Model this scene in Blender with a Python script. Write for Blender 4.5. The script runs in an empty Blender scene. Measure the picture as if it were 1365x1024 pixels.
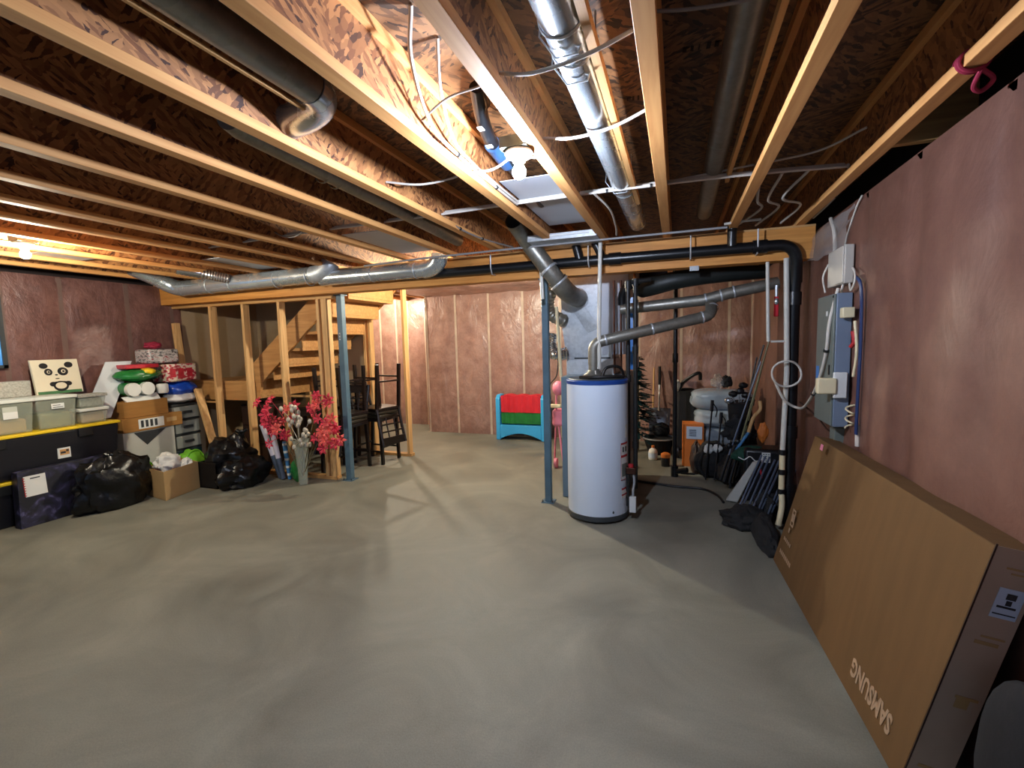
import bpy, math, random
from math import pi, sin, cos, radians
from mathutils import Vector, Matrix, Euler, noise
random.seed(7)
S = bpy.context.scene
COL = S.collection
V = Vector

# ------------------------------------------------------------------ materials
def nodes_of(name):
    m = bpy.data.materials.new(name); m.use_nodes = True
    nt = m.node_tree; b = nt.nodes['Principled BSDF']
    return m, nt, b
def N(nt, kind, **kw):
    n = nt.nodes.new(kind)
    for k, v in kw.items():
        if k in n.inputs: n.inputs[k].default_value = v
        else: setattr(n, k, v)
    return n
def srgb(*c):
    f = lambda x: x/12.92 if x <= .04045 else ((x+.055)/1.055)**2.4
    return tuple(f(x/255) for x in c)+(1,)
def coords(nt, scale=(1,1,1), rot=(0,0,0)):
    t = N(nt, 'ShaderNodeTexCoord'); mp = N(nt, 'ShaderNodeMapping')
    mp.inputs['Scale'].default_value = scale; mp.inputs['Rotation'].default_value = rot
    nt.links.new(t.outputs['Object'], mp.inputs['Vector']); return mp.outputs['Vector']
def ramp(nt, fac, stops):
    r = N(nt, 'ShaderNodeValToRGB'); el = r.color_ramp.elements
    while len(el) < len(stops): el.new(.5)
    for e, (p, c) in zip(el, stops): e.position = p; e.color = c
    nt.links.new(fac, r.inputs['Fac']); return r.outputs['Color']
def bump(nt, b, h, strength=.3, dist=.01, coat=False):
    n = N(nt, 'ShaderNodeBump'); n.inputs['Strength'].default_value = strength; n.inputs['Distance'].default_value = dist
    nt.links.new(h, n.inputs['Height']); nt.links.new(n.outputs['Normal'], b.inputs['Normal'])
    if coat: nt.links.new(n.outputs['Normal'], b.inputs['Coat Normal'])
def plain(name, c, rough=.6, metal=0, var=.12, scale=9, bmp=.05, bscale=60, spec=.5, coat=0, alpha=1, trans=0, stretch=(1,1,1)):
    """a base colour broken up by soft noise, with a fine bump"""
    m, nt, b = nodes_of(name); c = srgb(*c)
    v = coords(nt, stretch)
    n = N(nt, 'ShaderNodeTexNoise', Scale=scale, Detail=4.0); nt.links.new(v, n.inputs['Vector'])
    lo = tuple(x*(1-var) for x in c[:3])+(1,); hi = tuple(min(1, x*(1+var)) for x in c[:3])+(1,)
    nt.links.new(ramp(nt, n.outputs['Fac'], [(.3, lo), (.7, hi)]), b.inputs['Base Color'])
    b.inputs['Roughness'].default_value = rough; b.inputs['Metallic'].default_value = metal
    b.inputs['Specular IOR Level'].default_value = spec; b.inputs['Coat Weight'].default_value = coat
    b.inputs['Alpha'].default_value = alpha; b.inputs['Transmission Weight'].default_value = trans
    if bmp:
        n2 = N(nt, 'ShaderNodeTexNoise', Scale=bscale, Detail=3.0); nt.links.new(v, n2.inputs['Vector'])
        bump(nt, b, n2.outputs['Fac'], bmp*4, .004)
    return m
def lumber(name, axis, a=(168,120,66), b_=(214,165,104), rough=.62):
    m, nt, b = nodes_of(name)
    sc = [14, 14, 14]; sc[axis] = .9
    v = coords(nt, sc)
    n = N(nt, 'ShaderNodeTexNoise', Scale=2.2, Detail=6.0, Distortion=.6); nt.links.new(v, n.inputs['Vector'])
    c = ramp(nt, n.outputs['Fac'], [(.25, srgb(*a)), (.5, srgb(*[(x+y)/2 for x, y in zip(a, b_)])), (.75, srgb(*b_))])
    sk = [4, 4, 4]; sk[axis] = 1.6
    k = N(nt, 'ShaderNodeTexVoronoi', Scale=1.1); nt.links.new(coords(nt, sk), k.inputs['Vector'])
    kc = ramp(nt, k.outputs['Distance'], [(.0, (.12,.05,.02,1)), (.05, (.3,.15,.07,1)), (.085, (1,1,1,1))])
    mx = N(nt, 'ShaderNodeMix', data_type='RGBA', blend_type='MULTIPLY'); mx.inputs[0].default_value = .8
    nt.links.new(c, mx.inputs[6]); nt.links.new(kc, mx.inputs[7]); nt.links.new(mx.outputs[2], b.inputs['Base Color'])
    b.inputs['Roughness'].default_value = rough
    bump(nt, b, n.outputs['Fac'], .12, .004)
    return m
def osb(name, dark, mid, light, scale=1.0, plane='xy'):
    m, nt, b = nodes_of(name)
    def layer(rot, s):
        st = {'xy': (s*9, s*26, 3), 'yz': (3, s*9, s*26)}[plane]
        r = {'xy': (0,0,rot), 'yz': (rot,0,0)}[plane]
        w = N(nt, 'ShaderNodeTexNoise', Scale=9.0, Detail=4.0)
        src = coords(nt, (scale,)*3, r)
        nt.links.new(src, w.inputs['Vector'])
        ad = N(nt, 'ShaderNodeVectorMath', operation='MULTIPLY'); ad.inputs[1].default_value = st
        nt.links.new(src, ad.inputs[0])
        a2 = N(nt, 'ShaderNodeVectorMath', operation='ADD'); nt.links.new(ad.outputs[0], a2.inputs[0]); nt.links.new(w.outputs['Color'], a2.inputs[1])
        vo = N(nt, 'ShaderNodeTexVoronoi', Scale=1.0); nt.links.new(a2.outputs[0], vo.inputs['Vector'])
        sp = N(nt, 'ShaderNodeSeparateColor'); nt.links.new(vo.outputs['Color'], sp.inputs[0])
        return sp.outputs[0], vo.outputs['Distance']
    f1, d1 = layer(.5, 1); f2, d2 = layer(-.9, .8)
    big = N(nt, 'ShaderNodeTexNoise', Scale=4.0, Detail=3.0); nt.links.new(coords(nt), big.inputs['Vector'])
    sw = N(nt, 'ShaderNodeMix', data_type='FLOAT')
    gt = N(nt, 'ShaderNodeMath', operation='GREATER_THAN'); gt.inputs[1].default_value = .5
    nt.links.new(big.outputs['Fac'], gt.inputs[0]); nt.links.new(gt.outputs[0], sw.inputs[0]); nt.links.new(f1, sw.inputs[2]); nt.links.new(f2, sw.inputs[3])
    c = ramp(nt, sw.outputs[0], [(0, srgb(*dark)), (.22, srgb(*mid)), (.7, srgb(*light)), (1, srgb(*[min(255, x*1.07) for x in light]))])
    nt.links.new(c, b.inputs['Base Color']); b.inputs['Roughness'].default_value = .55
    bump(nt, b, sw.outputs[0], .25, .003)
    return m
def insulation(name, a, b_, milky=.5, crinkle=1.0, coat=.35):
    """pink fibreglass batts seen through a crinkled plastic vapour barrier"""
    m, nt, b = nodes_of(name); v = coords(nt)
    n = N(nt, 'ShaderNodeTexNoise', Scale=5.0, Detail=7.0, Roughness=.65); nt.links.new(v, n.inputs['Vector'])
    n3 = N(nt, 'ShaderNodeTexNoise', Scale=38.0, Detail=4.0, Roughness=.7); nt.links.new(v, n3.inputs['Vector'])
    ad = N(nt, 'ShaderNodeMath', operation='MULTIPLY_ADD'); ad.inputs[1].default_value = .35
    nt.links.new(n3.outputs['Fac'], ad.inputs[0]); nt.links.new(n.outputs['Fac'], ad.inputs[2])
    c = ramp(nt, ad.outputs[0], [(.45, srgb(*a)), (.85, srgb(*b_))])
    nt.links.new(c, b.inputs['Base Color'])
    b.inputs['Roughness'].default_value = .5; b.inputs['Coat Weight'].default_value = coat; b.inputs['Coat Roughness'].default_value = .22
    vo = N(nt, 'ShaderNodeTexNoise', Scale=4.5, Detail=6.0, Distortion=.5, Roughness=.62)
    nt.links.new(coords(nt, (1, 1, .6), (.5, .3, .6)), vo.inputs['Vector'])
    bump(nt, b, vo.outputs['Fac'], .5*crinkle, .05, True)
    return m
def emit(name, c, s):
    m, nt, b = nodes_of(name)
    b.inputs['Base Color'].default_value = (1,1,1,1)
    b.inputs['Emission Color'].default_value = c+(1,); b.inputs['Emission Strength'].default_value = s
    return m
def metal(name, c, rough=.32, spangle=.18, scale=40):
    m, nt, b = nodes_of(name); c = srgb(*c)
    vo = N(nt, 'ShaderNodeTexVoronoi', Scale=scale); nt.links.new(coords(nt), vo.inputs['Vector'])
    sp = N(nt, 'ShaderNodeSeparateColor'); nt.links.new(vo.outputs['Color'], sp.inputs[0])
    nt.links.new(ramp(nt, sp.outputs[0], [(0, tuple(x*(1-spangle) for x in c[:3])+(1,)), (1, c)]), b.inputs['Base Color'])
    n = N(nt, 'ShaderNodeTexNoise', Scale=6.0, Detail=4.0); nt.links.new(coords(nt), n.inputs['Vector'])
    nt.links.new(ramp(nt, n.outputs['Fac'], [(.3, (rough*.8,)*3+(1,)), (.75, (min(1, rough*1.35),)*3+(1,))]), b.inputs['Roughness'])
    b.inputs['Metallic'].default_value = .93
    bump(nt, b, n.outputs['Fac'], .08, .01)
    return m
def film(name, tint, alpha=.3, rough=.25):
    m = plain(name, tint, rough, 0, .05, 4, .1, 20)
    m.node_tree.nodes['Principled BSDF'].inputs['Alpha'].default_value = alpha
    return m

M = {}
M['lx'], M['ly'], M['lz'] = lumber('lumber along x', 0), lumber('lumber along y', 1), lumber('lumber along z', 2, (180,134,82), (222,178,120))
M['flange'] = lumber('joist flange', 1, (206,140,78), (236,178,110))
M['lvl'] = lumber('laminated beam', 0, (180,114,46), (222,156,78))
M['stairwood'] = lumber('stair fir', 0, (170,118,66), (204,152,92))
M['web'] = osb('joist web board', (64,36,24), (132,82,48), (178,122,74), 3.0, 'yz')
M['osb'] = osb('subfloor strand board', (32,21,15), (74,49,30), (126,88,54), 2.7, 'xy')
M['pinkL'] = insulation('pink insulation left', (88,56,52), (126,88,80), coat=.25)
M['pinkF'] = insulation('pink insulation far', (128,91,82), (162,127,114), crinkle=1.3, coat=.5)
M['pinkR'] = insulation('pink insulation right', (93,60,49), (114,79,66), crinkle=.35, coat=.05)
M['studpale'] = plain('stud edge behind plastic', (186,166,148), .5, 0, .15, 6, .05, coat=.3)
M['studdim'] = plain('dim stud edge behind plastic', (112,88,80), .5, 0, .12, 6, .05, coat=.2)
M['kraft'] = plain('unpainted gypsum board', (164,140,108), .8, 0, .1, 2.5, .02)
M['steelblue'] = plain('blue grey primed steel', (74,100,116), .5, 0, .2, 5, .06, 25)
M['galv'] = metal('galvanised sheet', (196,200,204), .42)
M['galv'].node_tree.nodes['Principled BSDF'].inputs['Metallic'].default_value = .55
M['galvdull'] = metal('dull galvanised pipe', (142,139,130), .42)
M['galvdull'].node_tree.nodes['Principled BSDF'].inputs['Metallic'].default_value = .7
M['galvbright'] = metal('bright galvanised duct', (205,212,216), .24, .1, 25)
M['galvbright'].node_tree.nodes['Principled BSDF'].inputs['Metallic'].default_value = .75
M['panning'] = plain('grey duct panning', (188,192,200), .45, .3, .04, 4, .02)
M['foil'] = metal('foil flex duct', (210,210,212), .18, .3, 80)
M['abs'] = plain('black drain pipe', (16,17,20), .32, 0, .1, 5, 0)
M['pvc'] = plain('white plastic pipe', (200,198,190), .4, 0, .06, 6, 0)
M['pex'] = plain('grey water pipe', (136,136,138), .4, 0, .06, 6, 0)
M['cable'] = plain('white cable jacket', (198,192,182), .45, 0, .08, 8, 0)
M['cablegrey'] = plain('grey cable jacket', (128,118,110), .5, 0, .1, 8, 0)
M['cableblack'] = plain('black cable', (18,17,18), .5, 0, .1, 8, 0)
M['blue'] = plain('blue cable', (28,48,92), .4, 0, .1, 10, 0)
M['furnaceblue'] = plain('blue grey furnace enamel', (96,116,132), .45, 0, .08, 5, .02)
M['copper'] = metal('dull copper', (84,56,46), .45, .1)
M['blackpipe'] = plain('black iron pipe', (46,46,46), .45, .4, .25, 9, .04)
M['white'] = plain('white enamel', (212,224,240), .28, 0, .02, 3, 0)
M['porcelain'] = plain('white porcelain', (236,234,228), .3, 0, .02, 3, 0)
M['blueband'] = plain('blue enamel band', (24,66,140), .35, 0, .1, 5, 0)
M['darkgrey'] = plain('dark grey plastic', (54,58,60), .5, 0, .15, 7, .03)
M['card'] = plain('brown corrugated card', (150,106,56), .85, 0, .09, 5, .05, 90, spec=.2, stretch=(1,1,8))
M['cardbig'] = plain('brown carton card', (98,72,43), .85, 0, .08, 3, .04, 120, spec=.2, stretch=(1,6,1))
M['cardgrey'] = plain('taped carton end', (176,152,132), .6, 0, .12, 3, .05, 40)  # tape grey made paler in place of light reaching the carton end
M['cardlight'] = plain('pale carton card', (172,140,96), .85, 0, .08, 4, .03, spec=.2)
M['cardwhite'] = plain('white carton card', (176,174,166), .75, 0, .06, 4, .03)
M['cardink'] = plain('pale printing ink', (156,128,100), .8, 0, .1, 40, 0)
M['paper'] = plain('white paper', (214,214,210), .7, 0, .03, 6, 0)
M['paperblue'] = plain('pale blue label paper', (190,205,226), .5, 0, .03, 6, 0)
M['ink'] = plain('dark printing ink', (34,36,40), .7, 0, .1, 6, 0)
M['redink'] = plain('red printing ink', (170,34,40), .6, 0, .1, 6, 0)
M['osbink'] = plain('board stamp ink', (44,30,20), .8, 0, .1, 20, 0)
M['black'] = plain('black plastic', (15,15,18), .4, 0, .15, 8, .03)
M['tote'] = plain('black navy tote plastic', (13,13,22), .42, 0, .12, 6, .03)
M['yellow'] = plain('yellow plastic lid', (226,190,32), .4, 0, .06, 5, .02)
M['bag'] = plain('black bin bag film', (7,7,9), .3, 0, .2, 7, .35, 16, spec=.4)
M['clear'] = plain('clear storage plastic', (190,196,176), .18, 0, .04, 4, .02, alpha=.38)
M['clearlid'] = plain('frosted lid plastic', (206,208,200), .35, 0, .04, 4, .02)
M['canvas'] = plain('cream canvas', (222,212,186), .8, 0, .03, 5, .03, 160)
M['paintblack'] = plain('black paint', (20,18,20), .6, 0, .1, 12, .02)
M['paintgreen'] = plain('green paint', (66,116,72), .6, 0, .2, 20, .02)
M['melamine'] = plain('white melamine board', (198,202,206), .35, 0, .03, 3, 0)
M['woven'] = plain('pale woven plastic', (158,156,146), .6, 0, .25, 60, .2, 90)
M['teal'] = plain('dark teal plastic', (18,44,50), .4, 0, .12, 6, .02)
M['drawer'] = plain('smoky drawer plastic', (150,152,146), .3, 0, .1, 5, .02, alpha=.75)
M['drawerdark'] = plain('dark drawer frame', (38,42,44), .45, 0, .12, 6, .02)
M['green'] = plain('lime fabric', (110,182,40), .7, 0, .15, 9, .06)
M['packgreen'] = plain('green wrapper', (36,112,52), .25, 0, .3, 12, .1, 20)
M['packblue'] = plain('blue wrapper', (20,66,168), .22, 0, .25, 10, .15, 18)
M['packred'] = plain('red wrapper', (176,40,54), .3, 0, .25, 16, .08, 20)
M['packwhite'] = plain('white wrapper', (206,202,200), .3, 0, .06, 10, .15, 20)
M['tissue'] = plain('white tissue', (218,216,210), .9, 0, .04, 9, .05)
M['wrap'] = plain('pale wrapping paper', (196,192,206), .4, 0, .06, 8, .02)
M['wrapblue'] = plain('blue wrapping paper', (60,120,170), .4, 0, .3, 20, .02)
M['petal'] = plain('red silk petals', (206,52,74), .6, 0, .25, 22, .03)
M['petalpink'] = plain('coral silk petals', (226,96,88), .6, 0, .25, 22, .03)
M['petalsilver'] = plain('silvery silk petals', (190,182,166), .45, .2, .2, 20, .03)
M['stem'] = plain('dry stem', (94,84,58), .7, 0, .2, 12, .02)
M['glass'] = plain('clear vase glass', (190,194,180), .08, 0, .03, 4, 0, alpha=.3)
M['darkwood'] = plain('dark stained wood', (22,12,10), .32, 0, .2, 6, .02, stretch=(2,2,9))
M['seatpad'] = plain('dark brown seat pad', (44,37,28), .38, 0, .12, 9, .03)
M['brownpanel'] = plain('dark brown panel', (50,30,22), .5, 0, .15, 4, .02)
M['toyblue'] = plain('sky blue toy plastic', (58,160,214), .35, 0, .05, 4, .01)
M['toyred'] = plain('red fabric bin', (200,28,44), .7, 0, .1, 9, .05)
M['toygreen'] = plain('green fabric bin', (20,110,42), .7, 0, .18, 9, .05)
M['pinktoy'] = plain('pink toy plastic', (222,128,150), .4, 0, .12, 9, .02)
M['cream'] = plain('cream plastic', (222,208,170), .45, 0, .05, 6, .01)
M['orange'] = plain('orange carton', (206,112,40), .6, 0, .12, 7, .02)
M['shovelgrey'] = plain('grey shovel blade', (150,158,172), .45, 0, .1, 6, .02)
M['wrapgrey'] = plain('shrink wrapped grey bales', (146,158,168), .22, 0, .14, 6, .3, 9, coat=.3)
M['blackcloth'] = plain('black cloth', (17,17,19), .85, 0, .2, 12, .1, 40)
M['greencloth'] = plain('dark green cloth', (12,60,44), .8, 0, .2, 12, .08)
M['panelgrey'] = plain('grey green enamel', (104,112,106), .45, 0, .06, 5, .02)
M['panelside'] = plain('blue grey enamel', (112,126,146), .45, 0, .08, 5, .02)
M['router'] = plain('off white casing', (184,178,168), .5, 0, .04, 5, 0)
M['rope'] = plain('crimson rope', (150,30,58), .8, 0, .2, 40, .1)
M['steeltube'] = plain('blue grey steel tube', (92,104,124), .35, .5, .15, 9, .02)
M['olive'] = plain('olive rod', (110,108,70), .4, 0, .15, 12, .02)
M['navy'] = plain('navy cloth', (5,5,12), .85, 0, .15, 9, .06)
M['paintnight'] = plain('dark printed carton', (26,24,44), .4, 0, .75, 5, .02)
def nightprint():
    m, nt, b = nodes_of('dark printed carton art'); v = coords(nt)
    n = N(nt, 'ShaderNodeTexNoise', Scale=7.0, Detail=6.0, Distortion=1.5); nt.links.new(v, n.inputs['Vector'])
    nt.links.new(ramp(nt, n.outputs['Fac'], [(.45, (.006,.006,.012,1)), (.58, (.02,.018,.05,1)), (.7, (.10,.09,.2,1)), (.8, (.22,.2,.3,1))]), b.inputs['Base Color'])
    b.inputs['Roughness'].default_value = .45
    return m
M['paintnight'] = nightprint()
def printed(name, stops, sc):
    m, nt, b = nodes_of(name); v = coords(nt, (1, 1, 1.6))
    n = N(nt, 'ShaderNodeTexVoronoi', Scale=sc); nt.links.new(v, n.inputs['Vector'])
    k = N(nt, 'ShaderNodeTexNoise', Scale=sc*.8, Detail=3.0); nt.links.new(v, k.inputs['Vector'])
    nt.links.new(ramp(nt, k.outputs['Fac'], stops), b.inputs['Base Color'])
    nt.links.new(ramp(nt, n.outputs['Distance'], [(0, (.2,.2,.2,1)), (1, (.5,.5,.5,1))]), b.inputs['Roughness'])
    bump(nt, b, k.outputs['Fac'], .3, .01)
    return m
M['printgrey'] = printed('grey and white printed wrapper', [(.34, srgb(70,62,66)), (.46, srgb(150,146,144)), (.56, srgb(206,202,198)), (.7, srgb(150,60,66))], 34)
M['printred'] = printed('red and white printed wrapper', [(.38, srgb(150,36,50)), (.47, srgb(190,80,84)), (.53, srgb(210,200,190)), (.68, srgb(196,170,90))], 26)
M['insblack'] = plain('black pipe insulation', (20,26,25), .5, 0, .2, 7, .15, 12)
M['rim'] = plain('dark rim insulation', (44,34,36), .8, 0, .3, 5, .1, 10)
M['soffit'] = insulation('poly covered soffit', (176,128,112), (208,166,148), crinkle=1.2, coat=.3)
M['film'] = film('loose plastic sheet', (196,192,190), .35, .2)
M['absblue'] = plain('dim blue pipe sleeve', (44,74,112), .4, 0, .1, 6, 0)
M['boardblue'] = plain('blue protective film', (52,128,208), .3, 0, .1, 4, .02)
M['windowblue'] = None
def concrete():
    m, nt, b = nodes_of('bare concrete floor'); v = coords(nt)
    n = N(nt, 'ShaderNodeTexNoise', Scale=1.4, Detail=8.0, Roughness=.62, Distortion=.8); nt.links.new(v, n.inputs['Vector'])
    f = N(nt, 'ShaderNodeTexNoise', Scale=140.0, Detail=3.0, Roughness=.8); nt.links.new(v, f.inputs['Vector'])
    ad = N(nt, 'ShaderNodeMath', operation='MULTIPLY_ADD'); ad.inputs[1].default_value = .5
    nt.links.new(f.outputs['Fac'], ad.inputs[0]); nt.links.new(n.outputs['Fac'], ad.inputs[2])
    c = ramp(nt, ad.outputs[0], [(.5, srgb(92,90,80)), (.74, srgb(115,113,101)), (1.0, srgb(137,134,120))])
    nt.links.new(c, b.inputs['Base Color'])
    nt.links.new(ramp(nt, n.outputs['Fac'], [(.3, (.5,)*3+(1,)), (.7, (.72,)*3+(1,))]), b.inputs['Roughness'])
    bump(nt, b, f.outputs['Fac'], .25, .004)
    return m
M['concrete'] = concrete()

# ------------------------------------------------------------------ mesh builder
class MB:
    def __init__(s): s.v = []; s.f = []; s.m = []; s.mi = 0; s.cuts = []
    def add(s, vs, fs):
        o = len(s.v); s.cuts.append((o, len(s.f))); s.v += [tuple(p) for p in vs]
        for f in fs: s.f.append([o+i for i in f]); s.m.append(s.mi)
        return s
    def build_each(s, name, mats, parent=None, **kw):
        """one object for each piece that was added"""
        cuts = s.cuts+[(len(s.v), len(s.f))]; out = []
        for (v0, f0), (v1, f1) in zip(cuts, cuts[1:]):
            q = MB(); q.add(s.v[v0:v1], [[i-v0 for i in f] for f in s.f[f0:f1]]); out.append(q.build(name, mats, parent, **kw))
        return out
    def slot(s, i): s.mi = i; return s
    def xf(s, mat, start=0):
        s.v[start:] = [tuple(mat @ V(p)) for p in s.v[start:]]; return s
    def box(s, a, b, mat=None):
        x0, y0, z0 = a; x1, y1, z1 = b
        vs = [(x0,y0,z0),(x1,y0,z0),(x1,y1,z0),(x0,y1,z0),(x0,y0,z1),(x1,y0,z1),(x1,y1,z1),(x0,y1,z1)]
        if mat is not None: vs = [mat @ V(p) for p in vs]
        return s.add(vs, [(3,2,1,0),(4,5,6,7),(0,1,5,4),(1,2,6,5),(2,3,7,6),(3,0,4,7)])
    def hexa(s, lo, hi):
        """bottom ring of four points, top ring of four points"""
        return s.add(list(lo)+list(hi), [(3,2,1,0),(4,5,6,7),(0,1,5,4),(1,2,6,5),(2,3,7,6),(3,0,4,7)])
    def bar(s, p, q, w, d, up=(0,0,1)):
        p, q = V(p), V(q); t = (q-p).normalized(); u = V(up)
        if abs(t.dot(u)) > .98: u = V((1,0,0))
        a = t.cross(u).normalized()*w/2; b = a.cross(t).normalized()*d/2
        return s.hexa([p-a-b,p+a-b,p+a+b,p-a+b], [q-a-b,q+a-b,q+a+b,q-a+b])
    def tube(s, path, r, seg=10, cap=True, closed=False):
        P = [V(p) for p in path]; n = len(P)
        rr = r if isinstance(r, (list, tuple)) else [r]*n
        T = []
        for i in range(n):
            a = P[i-1] if (i > 0 or closed) else P[i]; b = P[(i+1) % n] if (i < n-1 or closed) else P[i]
            T.append((b-a).normalized())
        u = V((0,0,1)) if abs(T[0].z) < .9 else V((1,0,0))
        x = T[0].cross(u).normalized(); vs = []
        for i in range(n):
            x = (x - T[i]*x.dot(T[i])).normalized(); y = T[i].cross(x)
            for k in range(seg):
                a = 2*pi*k/seg; vs.append(P[i]+(x*cos(a)+y*sin(a))*rr[i])
        fs = []
        for i in range(n if closed else n-1):
            j = (i+1) % n
            for k in range(seg):
                l = (k+1) % seg; fs.append((i*seg+k, i*seg+l, j*seg+l, j*seg+k))
        if cap and not closed:
            fs.append(tuple(range(seg))[::-1]); fs.append(tuple((n-1)*seg+k for k in range(seg)))
        return s.add(vs, fs)
    def lathe(s, prof, seg=24, c=(0,0,0), cap=True):
        vs = []; n = len(prof)
        for r, z in prof:
            for k in range(seg):
                a = 2*pi*k/seg; vs.append((c[0]+r*cos(a), c[1]+r*sin(a), c[2]+z))
        fs = []
        for i in range(n-1):
            for k in range(seg):
                l = (k+1) % seg; fs.append((i*seg+k, i*seg+l, (i+1)*seg+l, (i+1)*seg+k))
        if cap: fs.append(tuple(range(seg))[::-1]); fs.append(tuple((n-1)*seg+k for k in range(seg)))
        return s.add(vs, fs)
    def ell(s, c, r, seg=16, rings=10, f=None):
        vs = []; fs = []
        for i in range(rings+1):
            t = pi*i/rings
            for k in range(seg):
                a = 2*pi*k/seg; d = V((sin(t)*cos(a), sin(t)*sin(a), cos(t)))
                q = f(d) if f else 1
                vs.append((c[0]+d.x*r[0]*q, c[1]+d.y*r[1]*q, c[2]+d.z*r[2]*q))
        for i in range(rings):
            for k in range(seg):
                l = (k+1) % seg; fs.append((i*seg+k, (i+1)*seg+k, (i+1)*seg+l, i*seg+l))
        return s.add(vs, fs)
    def prism(s, pts, d):
        """a flat outline pushed along d"""
        n = len(pts); a = [V(p) for p in pts]; b = [p+V(d) for p in a]
        fs = [tuple(range(n))[::-1], tuple(range(n, 2*n))] + [(i, (i+1) % n, n+(i+1) % n, n+i) for i in range(n)]
        return s.add(a+b, fs)
    def quad(s, *p): return s.add(p, [(0,1,2,3)])
    def disc(s, c, u, v, ru, rv, d, seg=20):
        c, u, v = V(c), V(u), V(v)
        return s.prism([c+u*ru*cos(2*pi*k/seg)+v*rv*sin(2*pi*k/seg) for k in range(seg)], d)
    def build(s, name, mats, parent=None, loc=None, bevel=0, smooth=True, world=True):
        me = bpy.data.meshes.new(name)
        off = V((0,0,0))
        if parent is not None and world:
            p = parent
            while p is not None: off = off+p.location; p = p.parent
        elif loc is not None: off = V(loc)
        me.from_pydata([tuple(V(p)-off) for p in s.v], [], s.f)
        for m in (mats if isinstance(mats, (list, tuple)) else [mats]): me.materials.append(m)
        me.polygons.foreach_set('material_index', s.m)
        me.update()
        import bmesh
        bm = bmesh.new(); bm.from_mesh(me); bmesh.ops.recalc_face_normals(bm, faces=bm.faces); bm.to_mesh(me); bm.free()
        if smooth:
            me.polygons.foreach_set('use_smooth', [True]*len(me.polygons))
            me.set_sharp_from_angle(angle=radians(38))
        o = bpy.data.objects.new(name, me); COL.objects.link(o)
        if parent is not None: o.parent = parent
        elif loc is not None: o.location = loc
        if bevel:
            b = o.modifiers.new('edge', 'BEVEL'); b.width = bevel; b.segments = 2; b.limit_method = 'ANGLE'; b.angle_limit = radians(40)
        return o
def thing(name, label, cat, loc=(0,0,0), rot=(0,0,0), group=None):
    o = bpy.data.objects.new(name, None); COL.objects.link(o); o.location = loc; o.rotation_euler = rot
    o.empty_display_size = .1; o['label'] = label; o['category'] = cat
    if group: o['group'] = group
    return o
def tag(o, label, cat, group=None, kind=None):
    o['label'] = label; o['category'] = cat
    if group: o['group'] = group
    if kind: o['kind'] = kind
    return o
def struct(o, label=None):
    o['kind'] = 'structure'
    if label: o['label'] = label
    return o
def relabel(o, label): o['label'] = label; return o
def bez(p, n=10):
    """smooth path through points"""
    P = [V(q) for q in p]; out = []
    for i in range(len(P)-1):
        a = P[i-1] if i else P[i]*2-P[i+1]; b, c = P[i], P[i+1]; d = P[i+2] if i+2 < len(P) else c*2-b
        for k in range(n):
            t = k/n; out.append(.5*((2*b)+(c-a)*t+(2*a-5*b+4*c-d)*t*t+(3*b-a-3*c+d)*t**3))
    out.append(P[-1]); return out
def copy_tree(o, parent=None):
    c = o.copy(); COL.objects.link(c)
    if parent: c.parent = parent
    for ch in list(o.children): copy_tree(ch, c)
    return c
def text_mesh(body, size, mat, name, parent, mtx, extrude=.0006, width=None):
    cu = bpy.data.curves.new(name, 'FONT'); cu.body = body; cu.size = size; cu.extrude = extrude; cu.offset = .0035; cu.resolution_u = 2
    tmp = bpy.data.objects.new('tmp', cu); COL.objects.link(tmp)
    dg = bpy.context.evaluated_depsgraph_get(); me = bpy.data.meshes.new_from_object(tmp.evaluated_get(dg))
    bpy.data.objects.remove(tmp); bpy.data.curves.remove(cu)
    xs = [v.co.x for v in me.vertices]; k = width/(max(xs)-min(xs)) if width else 1
    for v in me.vertices: v.co.x = (v.co.x-min(xs))*k
    off = V((0,0,0)); p = parent
    while p is not None: off = off+p.location; p = p.parent
    for v in me.vertices: v.co = (mtx @ v.co)-off
    me.materials.clear(); me.materials.append(mat); me.name = name
    o = bpy.data.objects.new(name, me); COL.objects.link(o); o.parent = parent
    return o
# ------------------------------------------------------------------ camera
cam = bpy.data.cameras.new('camera'); cam.sensor_fit = 'HORIZONTAL'; cam.sensor_width = 36; cam.lens = 620.48/1365*36; cam.clip_start = .02
co = bpy.data.objects.new('camera', cam); COL.objects.link(co); S.camera = co
yaw, pit, rol = radians(19.547), radians(5.172), radians(1.460)
fw = V((-sin(yaw)*cos(pit), cos(yaw)*cos(pit), -sin(pit))); rt = V((cos(yaw), sin(yaw), 0)); dn = fw.cross(rt)
r_ = rt*cos(rol)+dn*sin(rol); d_ = dn*cos(rol)-rt*sin(rol)
mw = Matrix((r_, -d_, -fw)).transposed().to_4x4(); mw.translation = V((0, 0, 1.55)); co.matrix_world = mw

# ------------------------------------------------------------------ room shell
XL, XR, YF, YB = -6.2, 1.0, 7.2, -2.8
struct(MB().box((XL-.3, YB, -.08), (XR+.3, 8.1, 0)).build('floor', M['concrete'], smooth=False))
struct(MB().box((XL-.3, YB, 2.665), (XR+.4, 8.1, 2.69)).build('ceiling', M['osb'], smooth=False))

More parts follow.
